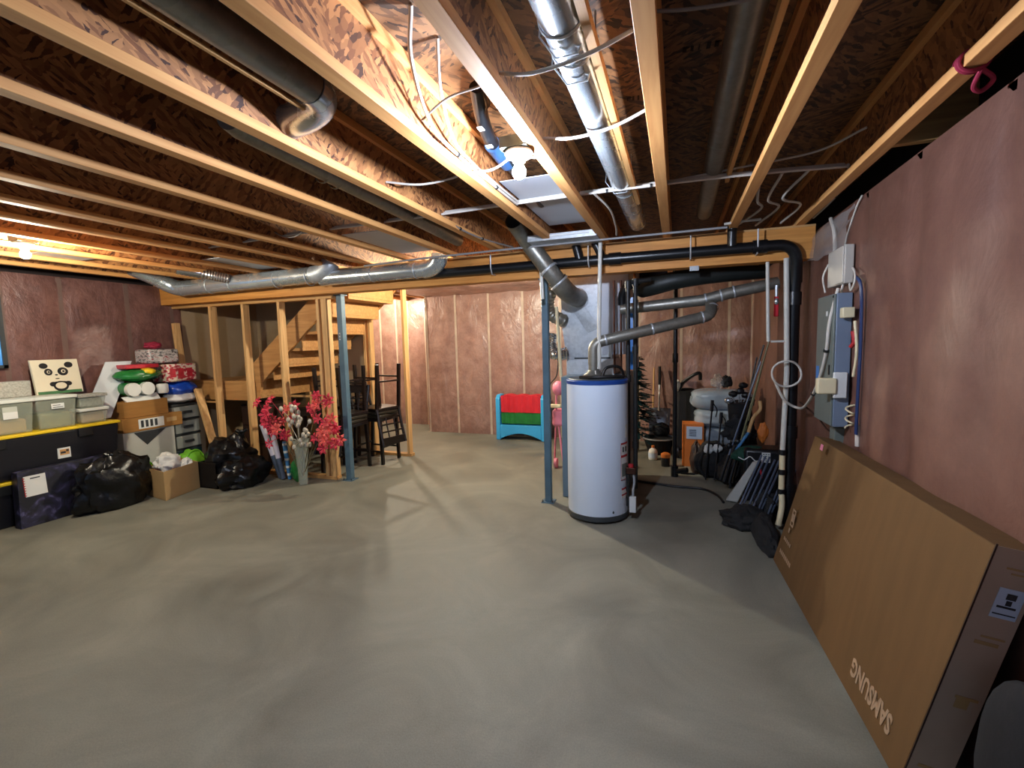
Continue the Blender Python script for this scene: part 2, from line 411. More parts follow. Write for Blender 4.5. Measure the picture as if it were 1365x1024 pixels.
def insulated(name, O, u, L, H, n, studs, bulge, m, ms, sw=.036, res=.05, wr=.012, proud=.004, seed=0, top=None):
    """a stud wall: batts bulging between the studs behind plastic film"""
    O, u, n = V(O), V(u), V(n); edges = sorted([0]+[s for s in studs if 0 < s < L]+[L])
    us = []
    for a, b in zip(edges, edges[1:]):
        k = max(2, int((b-a)/res)); us += [a+(b-a)*i/k for i in range(k)]
    us.append(L); zs = [H*i/int(H/res) for i in range(int(H/res)+1)]
    mb = MB(); vs = []
    for z in zs:
        for x in us:
            for a, b in zip(edges, edges[1:]):
                if a <= x <= b: t = (x-a)/(b-a); break
            f = (1-abs(2*t-1)**2.6)*min(1, z/.12)*min(1, (H-z)/.12)
            p = V((x*1.7+seed, z*1.1, seed))
            d = f*(bulge + wr*noise.noise(p*1.6)*1.5 + wr*noise.noise(p*4.5)*.8)
            vs.append(O+u*x+V((0,0,z))+n*d)
    w = len(us); fs = []
    for j in range(len(zs)-1):
        for i in range(w-1): fs.append((j*w+i, j*w+i+1, (j+1)*w+i+1, (j+1)*w+i))
    mb.add(vs, fs)
    # back of the wall, giving it thickness
    bk = [O, O+u*L, O+u*L+V((0,0,H)), O+V((0,0,H))]; t = n*-.12
    mb.hexa([bk[0]+t, bk[1]+t, bk[1]-n*.002, bk[0]-n*.002], [bk[3]+t, bk[2]+t, bk[2]-n*.002, bk[3]-n*.002])
    w_ = struct(mb.build(name, m))
    for s in studs:
        a = O+u*(s-sw/2)-n*.01; b = O+u*(s+sw/2)-n*.01; c = n*(.01+proud)
        st = MB(); zt = V((0,0,H-.01)); zb = V((0,0,.0))
        st.hexa([a+zb, b+zb, b+zb+c, a+zb+c], [a+zt, b+zt, b+zt+c, a+zt+c])
        st.build('stud', ms, w_)
    return w_
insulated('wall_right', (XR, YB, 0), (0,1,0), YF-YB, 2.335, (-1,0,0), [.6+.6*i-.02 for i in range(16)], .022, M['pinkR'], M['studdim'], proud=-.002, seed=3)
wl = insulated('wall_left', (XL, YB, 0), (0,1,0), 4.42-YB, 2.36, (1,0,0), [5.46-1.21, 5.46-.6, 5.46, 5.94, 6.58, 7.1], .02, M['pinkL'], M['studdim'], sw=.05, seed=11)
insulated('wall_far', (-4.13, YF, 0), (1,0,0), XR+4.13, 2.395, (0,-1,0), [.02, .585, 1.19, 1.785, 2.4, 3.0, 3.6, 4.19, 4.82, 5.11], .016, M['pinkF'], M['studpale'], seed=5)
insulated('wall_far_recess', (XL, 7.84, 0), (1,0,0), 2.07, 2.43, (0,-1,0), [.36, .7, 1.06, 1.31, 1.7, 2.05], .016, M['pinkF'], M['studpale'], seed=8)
struct(MB().box((-4.13, YF+.12, 0), (-4.03, 7.84, 2.43)).build('wall_return', M['pinkF']))
struct(MB().box((XL-.06, 4.42, 0), (XL, 7.84, 2.5)).build('wall_stairwell_left', M['kraft']))
struct(MB().box((XL, 5.60, 0), (-4.16, 5.63, 2.5)).build('wall_stairwell_back', M['kraft']))
# rim above the walls
struct(MB().box((XR+.24, YB, 2.2), (XR+.3, 8.1, 2.665)).build('trim_1', M['rim']))
struct(MB().box((XR-.0, YB, 2.30), (XR+.24, YF, 2.33)).build('trim_2', M['ly']))
struct(MB().box((XL-.3, YB, 2.2), (XL-.24, 8.1, 2.665)).build('trim_3', M['rim']))
struct(MB().box((XL-.24, YB, 2.32), (XL, 4.42, 2.355)).build('trim_4', M['ly']))
struct(MB().box((XL-.3, 8.0, 2.2), (XR+.3, 8.06, 2.665)).build('trim_5', M['rim']))
struct(MB().box((XL-.3, 7.84, 2.43), (XR+.3, 8.0, 2.46)).build('trim_6', M['lx']))
# plastic covered soffit beyond the beam, lit by the far lamp
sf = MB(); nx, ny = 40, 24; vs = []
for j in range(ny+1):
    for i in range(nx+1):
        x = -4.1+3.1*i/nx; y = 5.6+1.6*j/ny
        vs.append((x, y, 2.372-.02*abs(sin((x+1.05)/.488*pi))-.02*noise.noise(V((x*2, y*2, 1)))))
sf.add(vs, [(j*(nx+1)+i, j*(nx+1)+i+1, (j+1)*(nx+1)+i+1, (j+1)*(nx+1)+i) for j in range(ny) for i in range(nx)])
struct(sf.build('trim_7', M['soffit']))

# small basement window high on the left wall: blue film pane with plastic round it
W = struct(MB().box((XL+.0, 1.95, 1.42), (XL+.03, 2.65, 2.14)).build('window_1', M['film']))
wf = MB()
for a, b in (((XL, 1.95, 1.42), (XL+.05, 2.65, 1.45)), ((XL, 1.95, 2.11), (XL+.05, 2.65, 2.14)), ((XL, 2.615, 1.42), (XL+.05, 2.65, 2.14)), ((XL, 1.95, 1.42), (XL+.05, 1.985, 2.14))): wf.box(a, b)
wf.build('window_frame', M['darkgrey'], W)
def paneglass():
    m, nt, b = nodes_of('daylit blue film'); n = N(nt, 'ShaderNodeTexNoise', Scale=3.5, Detail=4.0); nt.links.new(coords(nt), n.inputs['Vector'])
    c = ramp(nt, n.outputs['Fac'], [(.35, srgb(40,92,150)), (.6, srgb(96,160,204)), (.8, srgb(170,200,214))])
    nt.links.new(c, b.inputs['Base Color']); nt.links.new(c, b.inputs['Emission Color']); b.inputs['Emission Strength'].default_value = .55; b.inputs['Roughness'].default_value = .3
    return m
MB().box((XL+.03, 1.985, 1.45), (XL+.036, 2.615, 2.11)).build('pane', paneglass(), W)

# ------------------------------------------------------------------ floor joists (wood I-joists)
ZJ, ZT = 2.38, 2.663
jx = [.88, .405, -.085, -.58, -1.008, -1.545, -2.023, -2.525, -3.015, -3.462, -3.89, -4.38, -4.87, -5.36, -5.85]
jl = ['I-joist nearest the right wall with red rope tied round it',
 'second I-joist from the right wall, crossing above the drain pipe',
 'pale I-joist running almost straight away from the viewer, third from right wall',
 'brightly lit I-joist that carries the bare bulb on its side',
 'flaky I-joist left of the bulb with two white cables clipped along it',
 'I-joist pierced by the round duct elbow, left of the cable-carrying joist',
 'second I-joist left of the cable-carrying joist, beyond the thin round duct',
 'third I-joist left of the cable-carrying joist, with a thin cable loop at its side',
 'fourth I-joist left of the cable-carrying joist, in shadow',
 'fifth I-joist left of the cable-carrying joist, in shadow',
 'sixth I-joist left of the cable-carrying joist, pale edged near the left wall bulb',
 'I-joist just right of the left bulb, its edge brightly lit',
 'I-joist just left of the left bulb, over the storage totes',
 'I-joist second from the left wall, over the panda canvas',
 'last I-joist along the left wall top, mostly dark']
for i, (x, l) in enumerate(zip(jx, jl)):
    y0 = YB if i < 11 else -.5
    t = thing('floor_joist', l, 'joist', (x, 3, ZJ), group='wood I-joists under the subfloor')
    MB().box((x-.005, y0, ZJ+.036), (x+.005, 7.9, ZT-.036)).build('web', M['web'], t)
    MB().box((x-.03, y0, ZJ), (x+.03, 7.9, ZJ+.038)).build('bottom_flange', M['flange'], t, bevel=.002)
    MB().box((x-.03, y0, ZT-.038), (x+.03, 7.9, ZT)).build('top_flange', M['flange'], t)
# filler board doubling the joist right of the round duct, and blocking by the wall
tag(MB().box((-.262, YB, 2.44), (-.235, 3.3, 2.478)).build('duct_batten', M['ly'], loc=(-.25, 1, 2.44)), 'thin wood batten running beside the shiny round duct', 'batten')
tag(MB().box((.262, YB, 2.45), (.282, 3.1, 2.486)).build('duct_batten', M['ly'], loc=(.27, 1, 2.45)), 'thin wood batten running beside the dull round duct near the right wall', 'batten')
tag(MB().box((.91, 2.62, 2.385), (1.2, 2.66, 2.62)).build('blocking', M['lx'], loc=(1.05, 2.64, 2.385)), 'short wood block between the last joist and the right wall', 'blocking')

# plywood stamps printed on the subfloor
def stamp(cx, cy, w, h, n, rot, lab):
    mb = MB(); R = random.Random(int(cx*1000)); mt = Matrix.Translation((cx, cy, 0)) @ Matrix.Rotation(rot, 4, 'Z')
    for k in range(n):
        a = -w/2+w*(k+.15)/n; b = a+w/n*R.uniform(.15, .6); hh = h*R.uniform(.5, 1)
        mb.box((a, -hh/2, 2.6635), (b, hh/2, 2.6655), mt)
        if R.random() < .5: mb.box((a, -hh/2, 2.6635), (a+w/n*.8, -hh/2+h*.16, 2.6655), mt)
    return mb
for args in ((-.33, 1.62, .22, .055, 7, .1), (.14, 2.05, .26, .06, 9, .05), (.62, 1.62, .42, .05, 9, .25), (-.4, 2.18, .07, .05, 3, 1.4), (-.16, 2.35, .14, .045, 6, .1), (.67, 1.95, .08, .04, 3, .2)):
    o = stamp(*args[:6], '').build('board_stamp', M['osbink'], bpy.data.objects['ceiling'], smooth=False); o['kind'] = 'structure'

# ------------------------------------------------------------------ beam, posts, stud partition
B = thing('support_beam', 'long laminated wood beam carrying the joists across the room', 'beam', (-2.6, 4.27, 2.125))
MB().box((XL-.1, 4.17, 2.125), (.985, 4.27, 2.366)).build('front_ply', M['lvl'], B, bevel=.003)
MB().box((XL-.1, 4.271, 2.125), (.985, 4.315, 2.366)).build('rear_ply', M['lvl'], B, bevel=.003)
MB().box((XL-.1, 4.17, 2.366), (.985, 4.315, 2.38)).build('sill_shim', M['lx'], B)
def post(x, y, lab, w=.036, rot=0):
    t = thing('steel_post', lab, 'post', (x, y, 0), (0,0,rot))
    MB().box((-w, -w, .008), (w, w, 2.115)).build('shaft', M['steelblue'], t, world=False, bevel=.004)
    MB().box((-w-.03, -w-.03, 0), (w+.03, w+.03, .008)).build('base_plate', M['steelblue'], t, world=False)
    MB().box((-w-.02, -w-.02, 2.115), (w+.02, w+.02, 2.125)).build('cap_plate', M['steelblue'], t, world=False)
    b = MB()
    for sx in (-1, 1): b.lathe([(.009, 0), (.009, .012), (.004, .012), (.004, .022)], 6, (sx*(w+.018), -w-.016, .008))
    b.build_each('bolt', M['darkgrey'], t, world=False)
    return t
p1 = post(-3.575, 4.385-.02, 'blue grey steel post beside the stud partition by the flowers', .034)
st = MB().box((-.016, -.0352, 1.62), (.0, -.034, 1.70)); st.build('sticker', M['paper'], p1, world=False)
stk = MB().box((-.013, -.0356, 1.665), (-.003, -.0351, 1.69)).box((-.013, -.0356, 1.63), (-.003, -.0351, 1.652)); stk.build('sticker_print', M['ink'], p1, world=False)
post(-1.16, 4.25, 'blue grey steel post standing left of the white water heater', .03)

P = thing('stud_partition', 'open wood stud partition in front of the basement stairs', 'partition', (-4.9, 4.34, 0))
for x, y in ((-5.53, 4.345), (-4.985, 4.345), (-4.42, 4.345), (-3.85, 4.345), (-3.745, 4.345)):
    MB().box((x-.019, y-.044, .038), (x+.019, y+.044, 2.087)).build('stud', M['lz'], P, bevel=.002)
MB().box((-3.80, 4.302, .038), (-3.764, 4.39, 2.087)).build('stud', M['lz'], P, bevel=.002)
MB().box((XL+.005, 4.30, 0), (-3.72, 4.39, .038)).build('bottom_plate', M['lx'], P, bevel=.002)
MB().box((XL+.005, 4.30, 2.087), (-3.64, 4.39, 2.125)).build('top_plate', M['lx'], P, bevel=.002)
MB().box((XL+.01, 4.31, .87), (-5.56, 4.33, .89)).build('cross_batten', M['lx'], P)
P2 = thing('stud_partition', 'short stud partition ending in a door jamb beside the stacked chairs', 'partition', (-3.8, 5.55, 0))
for x in (-3.505, -4.06, -4.14): MB().box((x-.019, 5.505, .038), (x+.019, 5.594, 2.34)).build('stud', M['lz'], P2, bevel=.002)
MB().box((-4.16, 5.505, 0), (-3.46, 5.594, .038)).build('bottom_plate', M['lx'], P2, bevel=.002)
MB().box((-4.16, 5.505, 2.34), (-3.46, 5.594, 2.378)).build('top_plate', M['lx'], P2, bevel=.002)
# lumber leaning in the corner
for nm, a, b, l in (('leaning_stud', (-5.95, 4.27, 0.02), (-6.12, 4.28, 1.9), 'wood stud leaning in the left corner behind the wrapped rolls'),
                  ('leaning_stud', (-5.30, 4.12, .02), (-5.78, 4.25, 1.05), 'short wood stud leaning beside the plastic drawers')):
    tag(MB().bar(a, b, .04, .085, (0,1,0)).build(nm, M['lz'], loc=a, bevel=.002), l, 'lumber', 'loose lumber by the partition')

# ------------------------------------------------------------------ stairs
ST = thing('staircase', 'open wood staircase rising to the right behind the stud partition', 'stairs', (-5.0, 5.05, 0))
rise, run, X0, Z0 = .2, .243, -5.12, 1.14
def stringer(y):
    mb = MB()
    pts = [(-5.165, y, 1.36), (-5.13, y, .90), (-5.09, y, .90), (-5.05, y, 1.10), (-3.34, y, 2.50), (-3.34, y, 2.64), (-3.52, y, 2.64)]
    return mb.prism(pts, (0, .038, 0))
stringer(4.56).build('stringer', M['stairwood'], ST, bevel=.002)
stringer(5.52).build('stringer', M['stairwood'], ST, bevel=.002)
for i in range(1, 8):
    x = X0+run*i; z = Z0+rise*i
    MB().box((x-.03, 4.6, z-.036), (x+.255, 5.518, z)).build('tread', M['stairwood'], ST, bevel=.003)
    MB().box((x-.002, 4.6, z-.2), (x+.018, 5.518, z-.037)).build('riser', M['stairwood'], ST)
L = MB().box((XL+.01, 4.44, 1.112), (X0-.04, 5.59, 1.14)).build('landing', M['stairwood'], ST, bevel=.003)
MB().box((XL+.01, 4.44, .89), (X0-.04, 4.478, 1.111)).build('landing_joist', M['stairwood'], ST, bevel=.002)
MB().box((X0-.09, 4.48, .89), (X0-.052, 5.59, 1.111)).build('landing_joist', M['stairwood'], ST)
for x, y in ((X0-.06, 4.50), (X0-.06, 5.5)): MB().box((x-.04, y-.02, 0), (x+.04, y+.02, .888)).build('landing_leg', M['lz'], ST, bevel=.002)
MB().box((-5.0, 4.6, .925), (-4.2, 4.62, .95)).build('lower_rail', M['lx'], ST)
# ------------------------------------------------------------------ ducts and pipes overhead
def arc(c, a, b, n=7):
    """quarter bend through corner c from point a to point b"""
    a, b, c = V(a), V(b), V(c); return [a*(1-t)**2+c*2*t*(1-t)+b*t*t for t in [i/n for i in range(n+1)]]
def ring(mb, p, d, r, w=.008, seg=20):
    p, d = V(p), V(d).normalized(); mb.tube([p-d*w, p-d*w*.3, p+d*w*.3, p+d*w], [r, r*1.05, r*1.05, r], seg, False)
D = thing('round_duct', 'round steel duct overhead that elbows through a joist, top left', 'duct', (-1.28, 0, 2.50))
MB().tube([(-1.27, YB, 2.50), (-1.27, 1.45, 2.50)], .062, 20, False).build('pipe', M['galvdull'], D)
MB().tube(arc((-1.275, 1.60, 2.50), (-1.27, 1.45, 2.50), (-1.52, 1.62, 2.49), 8)+[(-1.62, 1.62, 2.49)], .064, 20).build('elbow', M['galvbright'], D)
MB().bar((-1.345, YB, 2.455), (-1.345, 1.5, 2.455), .012, .012).build('hanger_strap', M['ly'], D)
D = thing('round_duct', 'thin round duct running along the joist bay left of the elbow', 'duct', (-1.78, 2.4, 2.48))
MB().tube([(-1.73, 1.50, 2.49), (-1.75, 1.56, 2.485), (-1.80, 2.9, 2.47), (-1.84, 3.85, 2.46)], .05, 18).build('pipe', M['galvdull'], D)
mb = MB()
for y in (2.1, 2.2, 2.95, 3.4): ring(mb, (-1.79-.02*(y-2.4), y, 2.473), (0,1,0), .052)
mb.build_each('joint_band', M['galvdull'], D)
D = thing('round_duct', 'shiny round steel duct overhead right of the bulb', 'duct', (-.33, 1, 2.50))
MB().tube([(-.345, YB, 2.50), (-.31, 4.05, 2.50)], .068, 24).build('pipe', M['galvbright'], D)
mb = MB()
for y in (.2, 1.42, 1.58, 2.98, 3.08): ring(mb, (-.345+.035*(y+2.8)/6.85, y, 2.50), (0,1,0), .07)
mb.build_each('joint_band', M['galv'], D)
mb = MB()
for y in (1.5, 1.66, 2.95): mb.tube([(-.40, y, 2.64), (-.413, y, 2.5), (-.36, y, 2.425), (-.29, y, 2.425), (-.262, y, 2.5), (-.262, y, 2.64)], .003, 6)
mb.build_each('wire_hanger', M['galv'], D)
D = thing('round_duct', 'dull round duct overhead in the dark bay towards the right wall', 'duct', (.19, 1, 2.52))
MB().tube([(.195, YB, 2.53), (.195, 4.05, 2.52)], .055, 20).build('pipe', M['galvdull'], D)
mb = MB()
for y in (.9, 2.6): ring(mb, (.195, y, 2.525), (0,1,0), .058)
mb.build_each('joint_band', M['galvdull'], D)

# trunk line of round duct hung in front of the beam, left half
D = thing('trunk_duct', 'long shiny round trunk duct hung along the beam, left side', 'duct', (-4, 4.03, 2.28))
MB().tube([(-5.55, 4.02, 2.285), (-3.62, 4.02, 2.305)], .088, 24).build('pipe', M['galvbright'], D)
MB().tube(arc((-3.45, 4.02, 2.31), (-3.62, 4.02, 2.305), (-3.42, 4.05, 2.42), 8), .092, 24).build('elbow', M['galv'], D)
MB().tube([(-3.55, 4.06, 2.265), (-2.32, 4.06, 2.268)], .075, 24).build('pipe', M['galvbright'], D)
MB().tube(arc((-2.16, 4.06, 2.27), (-2.32, 4.06, 2.268), (-2.12, 4.02, 2.38), 8), .08, 24).build('elbow', M['galvbright'], D)
MB().tube(arc((-5.7, 4.02, 2.28), (-5.55, 4.02, 2.285), (-5.76, 3.85, 2.40), 8)+[(-5.78, 3.6, 2.47)], [.09]*9+[.07], 20).build('elbow', M['galvbright'], D)
mb = MB()
for x in (-5.1, -4.75, -4.1, -3.66): ring(mb, (x, 4.02, 2.29), (1,0,0), .09)
for x in (-2.9, -2.4): ring(mb, (x, 4.06, 2.267), (1,0,0), .077)
mb.build_each('joint_band', M['galv'], D)
FX = []
pth = bez([(-4.72, 3.95, 2.33), (-4.86, 3.8, 2.37), (-4.99, 3.55, 2.41)], 16)
MB().tube(pth, [.052+.006*(i % 2) for i in range(len(pth))], 14).build('flex_branch', M['foil'], D)

# sheet panning that closes some joist bays
for x0, x1, y0, y1, l in ((-.974, -.614, 2.62, 3.74, 'grey sheet panel closing the joist bay behind the bare bulb'),
                       (-2.49, -2.06, 3.1, 3.95, 'grey sheet panel closing the joist bay above the trunk duct elbow'),
                       (-4.35, -3.92, 3.35, 4.05, 'grey sheet panel closing the joist bay over the far left trunk duct'),
                       (-5.33, -4.9, 2.5, 2.9, 'narrow grey metal panel in the joist bay over the left wall bulb')):
    tag(MB().box((x0, y0, 2.475 if x0 > -1 else 2.42), (x1, y1, 2.479 if x0 > -1 else 2.424)).build('duct_panning', M['panning'], loc=((x0+x1)/2, y0, 2.42)), l, 'sheet panel', 'sheet panels closing joist bays')
D = thing('return_duct', 'flat grey return duct below the joists behind the bulb', 'duct', (-.9, 3.9, 2.37))
MB().box((-1.17, 3.76, 2.366), (-.60, 4.16, 2.418)).build('casing', M['galv'], D, bevel=.003)
MB().box((-1.16, 3.75, 2.392), (-.66, 3.757, 2.404)).build('lip', M['paper'], D)

# branch duct dropping from the ceiling to the furnace plenum
D = thing('plenum_duct', 'dull round duct angling down into the furnace plenum', 'duct', (-1.05, 4.0, 2.1))
MB().tube([(-1.235, 3.62, 2.52), (-1.215, 3.95, 2.40), (-1.06, 4.02, 2.17), (-1.0, 4.08, 2.085)], .075, 22, False).build('pipe', M['galvdull'], D)
MB().tube(arc((-.945, 4.12, 1.99), (-1.0, 4.08, 2.085), (-.925, 4.35, 1.965), 8)+[(-.92, 4.63, 1.96)], .086, 24, False).build('elbow', M['galvdull'], D)
mb = MB(); ring(mb, (-1.06, 4.02, 2.17), (.6, .1, -.75), .084, .012); ring(mb, (-.985, 4.095, 2.06), (.6, .25, -.75), .09, .01); ring(mb, (-.922, 4.58, 1.96), (0, 1, 0), .095, .012); mb.build_each('joint_band', M['galv'], D)
D = thing('plenum_duct', 'small crinkled black duct behind the steel post by the heater', 'duct', (-1.2, 4.5, 1.9))
pth = bez([(-1.13, 4.48, 2.10), (-1.20, 4.5, 1.95), (-1.19, 4.55, 1.82), (-1.06, 4.63, 1.74)], 8)
MB().tube(pth, [.06+.008*(i % 2) for i in range(len(pth))], 16).build('pipe', M['galvdull'], D)

# drain pipes
D = thing('drain_pipe', 'black drain pipe along the beam dropping to a floor stack on the right', 'pipe', (-.6, 4.08, 2.2))
MB().tube([(-2.6, 4.115, 2.232), (.70, 4.105, 2.232)]+arc((.855, 4.105, 2.232), (.72, 4.105, 2.232), (.858, 4.15, 2.08), 8)+[(.86, 4.2, 1.9), (.86, 4.2, .40), (.86, 4.2, .02)], .043, 18).build('pipe', M['abs'], D)
for p, d in (((.86, 4.2, 2.0), (0,0,1)), ((.86, 4.2, 1.83), (0,0,1)), ((.86, 4.2, .78), (0,0,1)), ((.86, 4.2, .3), (0,0,1)), ((-.5, 4.11, 2.232), (1,0,0)), ((.6, 4.107, 2.232), (1,0,0))):
    c = MB(); p, d = V(p), V(d); c.tube([p-d*.05, p+d*.05], .052, 18); c.build('coupling', M['abs'], D)
MB().tube([(.40, 4.07, 2.40), (.40, 4.08, 2.25)], .035, 14).build('branch', M['abs'], D)
MB().tube([(-.84, 4.1, 2.40), (-.80, 4.11, 2.24)], .038, 14).build('branch', M['abs'], D)
MB().tube([(-.68, 4.09, 2.41), (-.60, 4.11, 2.24)], .036, 14).build('branch', M['abs'], D)
mb = MB()
for x in (-1.62, -.72, .10, .58): mb.tube([(x, 4.06, 2.36), (x, 4.057, 2.232), (x, 4.09, 2.18), (x, 4.165, 2.18)], .006, 6)
mb.build_each('strap', M['galv'], D)
D = thing('drain_pipe', 'black vertical pipe standing in the far storage area by the shovel', 'pipe', (-.015, 5.42, 0))
MB().tube([(-.015, 5.42, .0), (-.015, 5.42, 2.4)], .024, 14).build('pipe', M['abs'], D)
MB().tube([(-.015, 5.42, .0), (-.015, 5.42, .12)], .04, 14).build('foot', M['abs'], D)
MB().tube([(-.015, 5.42, 1.28), (-.015, 5.42, 1.38)], .032, 14).build('coupling', M['abs'], D)
MB().tube([(.0, 5.40, .06), (.12, 5.35, .10)], .028, 12).build('stub', M['abs'], D)
D = thing('drain_pipe', 'black drain fitting in the lit joist bay above the bulb', 'pipe', (-.87, 2.2, 2.55))
MB().tube([(-.80, 1.93, 2.60), (-.825, 2.0, 2.575)]+arc((-.84, 2.06, 2.545), (-.825, 2.0, 2.575), (-.865, 2.2, 2.535), 6)+[(-.885, 3.2, 2.50)], .032, 16).build('pipe', M['abs'], D)
MB().tube([(-.79, 1.90, 2.62), (-.81, 1.975, 2.585)], .04, 16).build('cap', M['abs'], D)
MB().tube([(-.872, 2.25, 2.533), (-.882, 2.5, 2.525)], .04, 16).build('coupling', M['absblue'], D)
MB().box((-.86, 2.03, 2.518), (-.835, 2.07, 2.522)).box((-.875, 2.17, 2.492), (-.845, 2.2, 2.496)).build('label_sticker', M['paper'], D)

# water lines
def pipe(name, lab, path, r, m, cat='pipe', group=None, seg=10):
    return tag(MB().tube(path, r, seg).build(name, m, loc=path[0]), lab, cat, group)
pipe('water_pipe', 'long grey water pipe hung below the joists in front of the beam', [(-2.9, 3.92, 2.33), (-2.26, 3.9, 2.344), (-1.1, 3.9, 2.356), (-.59, 3.9, 2.358), (.35, 3.9, 2.36)], .009, M['pex'])
pipe('plastic_conduit', 'white vertical conduit down the face of the left steel post by the heater', [(-1.13, 4.0, 2.33), (-1.12, 4.02, 1.92)], .016, M['pvc'])
pipe('plastic_conduit', 'tall white conduit dropping to the top of the water heater', [(-.605, 4.0, 2.44), (-.625, 4.02, 1.7), (-.63, 4.03, 1.30)], .017, M['pvc'])
pipe('plastic_conduit', 'slim cream conduit behind the steel post near the foil duct', [(-1.115, 4.5, 1.88), (-1.08, 4.5, 1.20)], .016, M['cream'])
pipe('plastic_pipe', 'thin white pipe hanging left of the black floor stack', [(.67, 4.2, 2.13), (.685, 4.2, 1.60), (.69, 4.2, 1.5)], .014, M['pvc'])
D = thing('plastic_pipe', 'thick white pipe running to the floor beside the black stack', 'pipe', (.80, 4.2, 0))
MB().tube([(.795, 4.17, 2.14), (.815, 4.15, 1.25), (.80, 4.15, .62)], .02, 12).build('pipe', M['pvc'], D)
MB().tube([(.80, 4.15, .62), (.80, 4.15, .3)], .022, 12).build('hose', M['cream'], D)
MB().tube(bez([(.80, 4.15, .32), (.80, 4.12, .18), (.77, 4.08, .04)]), .022, 12).build('hose', M['cream'], D)
mb = MB()
for z in (.62, .46, .3): mb.tube([(.80, 4.15, z-.02), (.80, 4.15, z+.02)], .03, 12)
mb.build_each('clamp', M['black'], D)
MB().tube([(.70, 4.16, 1.5), (.80, 4.15, 1.5)], .009, 8).build('cross_tie', M['pvc'], D)
mb = thing('shutoff_valve', 'red handled valve hanging beside the thick white pipe', 'valve', (.76, 4.3, 1.8))
MB().tube([(.755, 4.3, 1.95), (.755, 4.3, 1.75)], .012, 8).build('body', M['galv'], mb)
MB().box((.738, 4.285, 1.70), (.772, 4.30, 1.86)).build('handle', M['toyred'], mb, bevel=.005)
MB().ell((.755, 4.29, 1.82), (.018, .018, .03), 10, 8).build('bonnet', M['galvbright'], mb)

# insulated black duct hung beyond the beam
D = thing('insulated_duct', 'fat black insulated duct hanging under the beam on the right', 'duct', (.1, 4.5, 2.04))
pth = bez([(-.36, 4.6, 2.02), (-.2, 4.5, 2.03), (0, 4.46, 2.06), (.3, 4.5, 2.085), (.72, 4.6, 2.10)], 8)
MB().tube(pth, [.055, .075, .088, .095]+[.093-.0012*i for i in range(len(pth)-4)], 20).build('sleeve', M['insblack'], D)
MB().box((.095, 4.14, 2.09), (.165, 4.155, 2.128)).build('foil_patch', M['galvbright'], D)

# flue pipes
D = thing('flue_pipe', 'lower grey flue pipe rising from the heater towards the right', 'flue', (-.1, 4.2, 1.6))
MB().tube([(-.68, 4.05, 1.335), (-.68, 4.05, 1.45)]+arc((-.68, 4.05, 1.52), (-.68, 4.05, 1.45), (-.60, 4.06, 1.54), 6)+[(.22, 4.3, 1.72)]+arc((.29, 4.32, 1.735), (.22, 4.3, 1.72), (.275, 4.42, 1.83), 5), .048, 20).build('pipe', M['galvdull'], D)
mb = MB()
for p, d in (((-.58, 4.065, 1.545), (1,.28,.22)), ((.2, 4.295, 1.715), (1,.28,.22)), ((.285, 4.39, 1.80), (.1,1,1)), ((-.2, 4.177, 1.628), (1,.28,.22))): ring(mb, p, d, .05)
mb.build_each('joint_band', M['galv'], D)
D = thing('flue_pipe', 'upper grey flue pipe running right below the black insulated duct', 'flue', (.1, 4.5, 1.86))
MB().tube([(-.5, 4.55, 1.83), (.22, 4.5, 1.875), (.42, 4.46, 1.92), (.80, 4.5, 1.99)], .05, 20).build('pipe', M['galvdull'], D)
mb = MB()
for p in ((.24, 4.497, 1.88), (.36, 4.474, 1.905), (.46, 4.46, 1.93)): ring(mb, p, (1,0,.2), .052)
mb.build_each('joint_band', M['galv'], D)

# pipes standing right of the heater
D = thing('gas_pipe', 'pair of black iron gas pipes standing right of the water heater', 'pipe', (-.37, 4.25, 0))
MB().tube([(-.405, 4.22, 2.05), (-.405, 4.22, .42)], .02, 12).build('pipe', M['blackpipe'], D)
MB().tube([(-.345, 4.25, 2.06), (-.345, 4.25, .20)], .02, 12).build('pipe', M['blackpipe'], D)
mb = MB()
for x, y, z in ((-.405, 4.22, 2.02), (-.345, 4.25, 2.04), (-.405, 4.22, 1.2), (-.345, 4.25, 1.45), (-.345, 4.25, .6)): mb.tube([(x, y, z-.03), (x, y, z+.03)], .027, 10)
mb.tube([(-.42, 4.23, 2.04), (-.22, 4.3, 2.06)], .02, 10)
mb.build_each('fitting', M['blackpipe'], D)
D = thing('copper_pipe', 'dull copper pipe rising behind the heater beside the furnace', 'pipe', (-.58, 4.55, 1.7))
MB().tube([(-.56, 4.52, 2.1), (-.56, 4.52, 1.22)], .011, 10).build('pipe', M['copper'], D)
MB().tube([(-.50, 4.54, 2.1), (-.50, 4.54, 1.22)], .011, 10).build('pipe', M['copper'], D)

tag(MB().tube([(-.30, 4.5, 2.06)]+arc((-.47, 4.52, 2.04), (-.38, 4.5, 2.06), (-.49, 4.55, 1.94), 6)+[(-.49, 4.56, 1.87)], .042, 16).build('pipe_elbow', M['abs'], loc=(-.45, 4.5, 1.9)), 'black pipe elbow beside the gas pipes above the blue film', 'pipe')
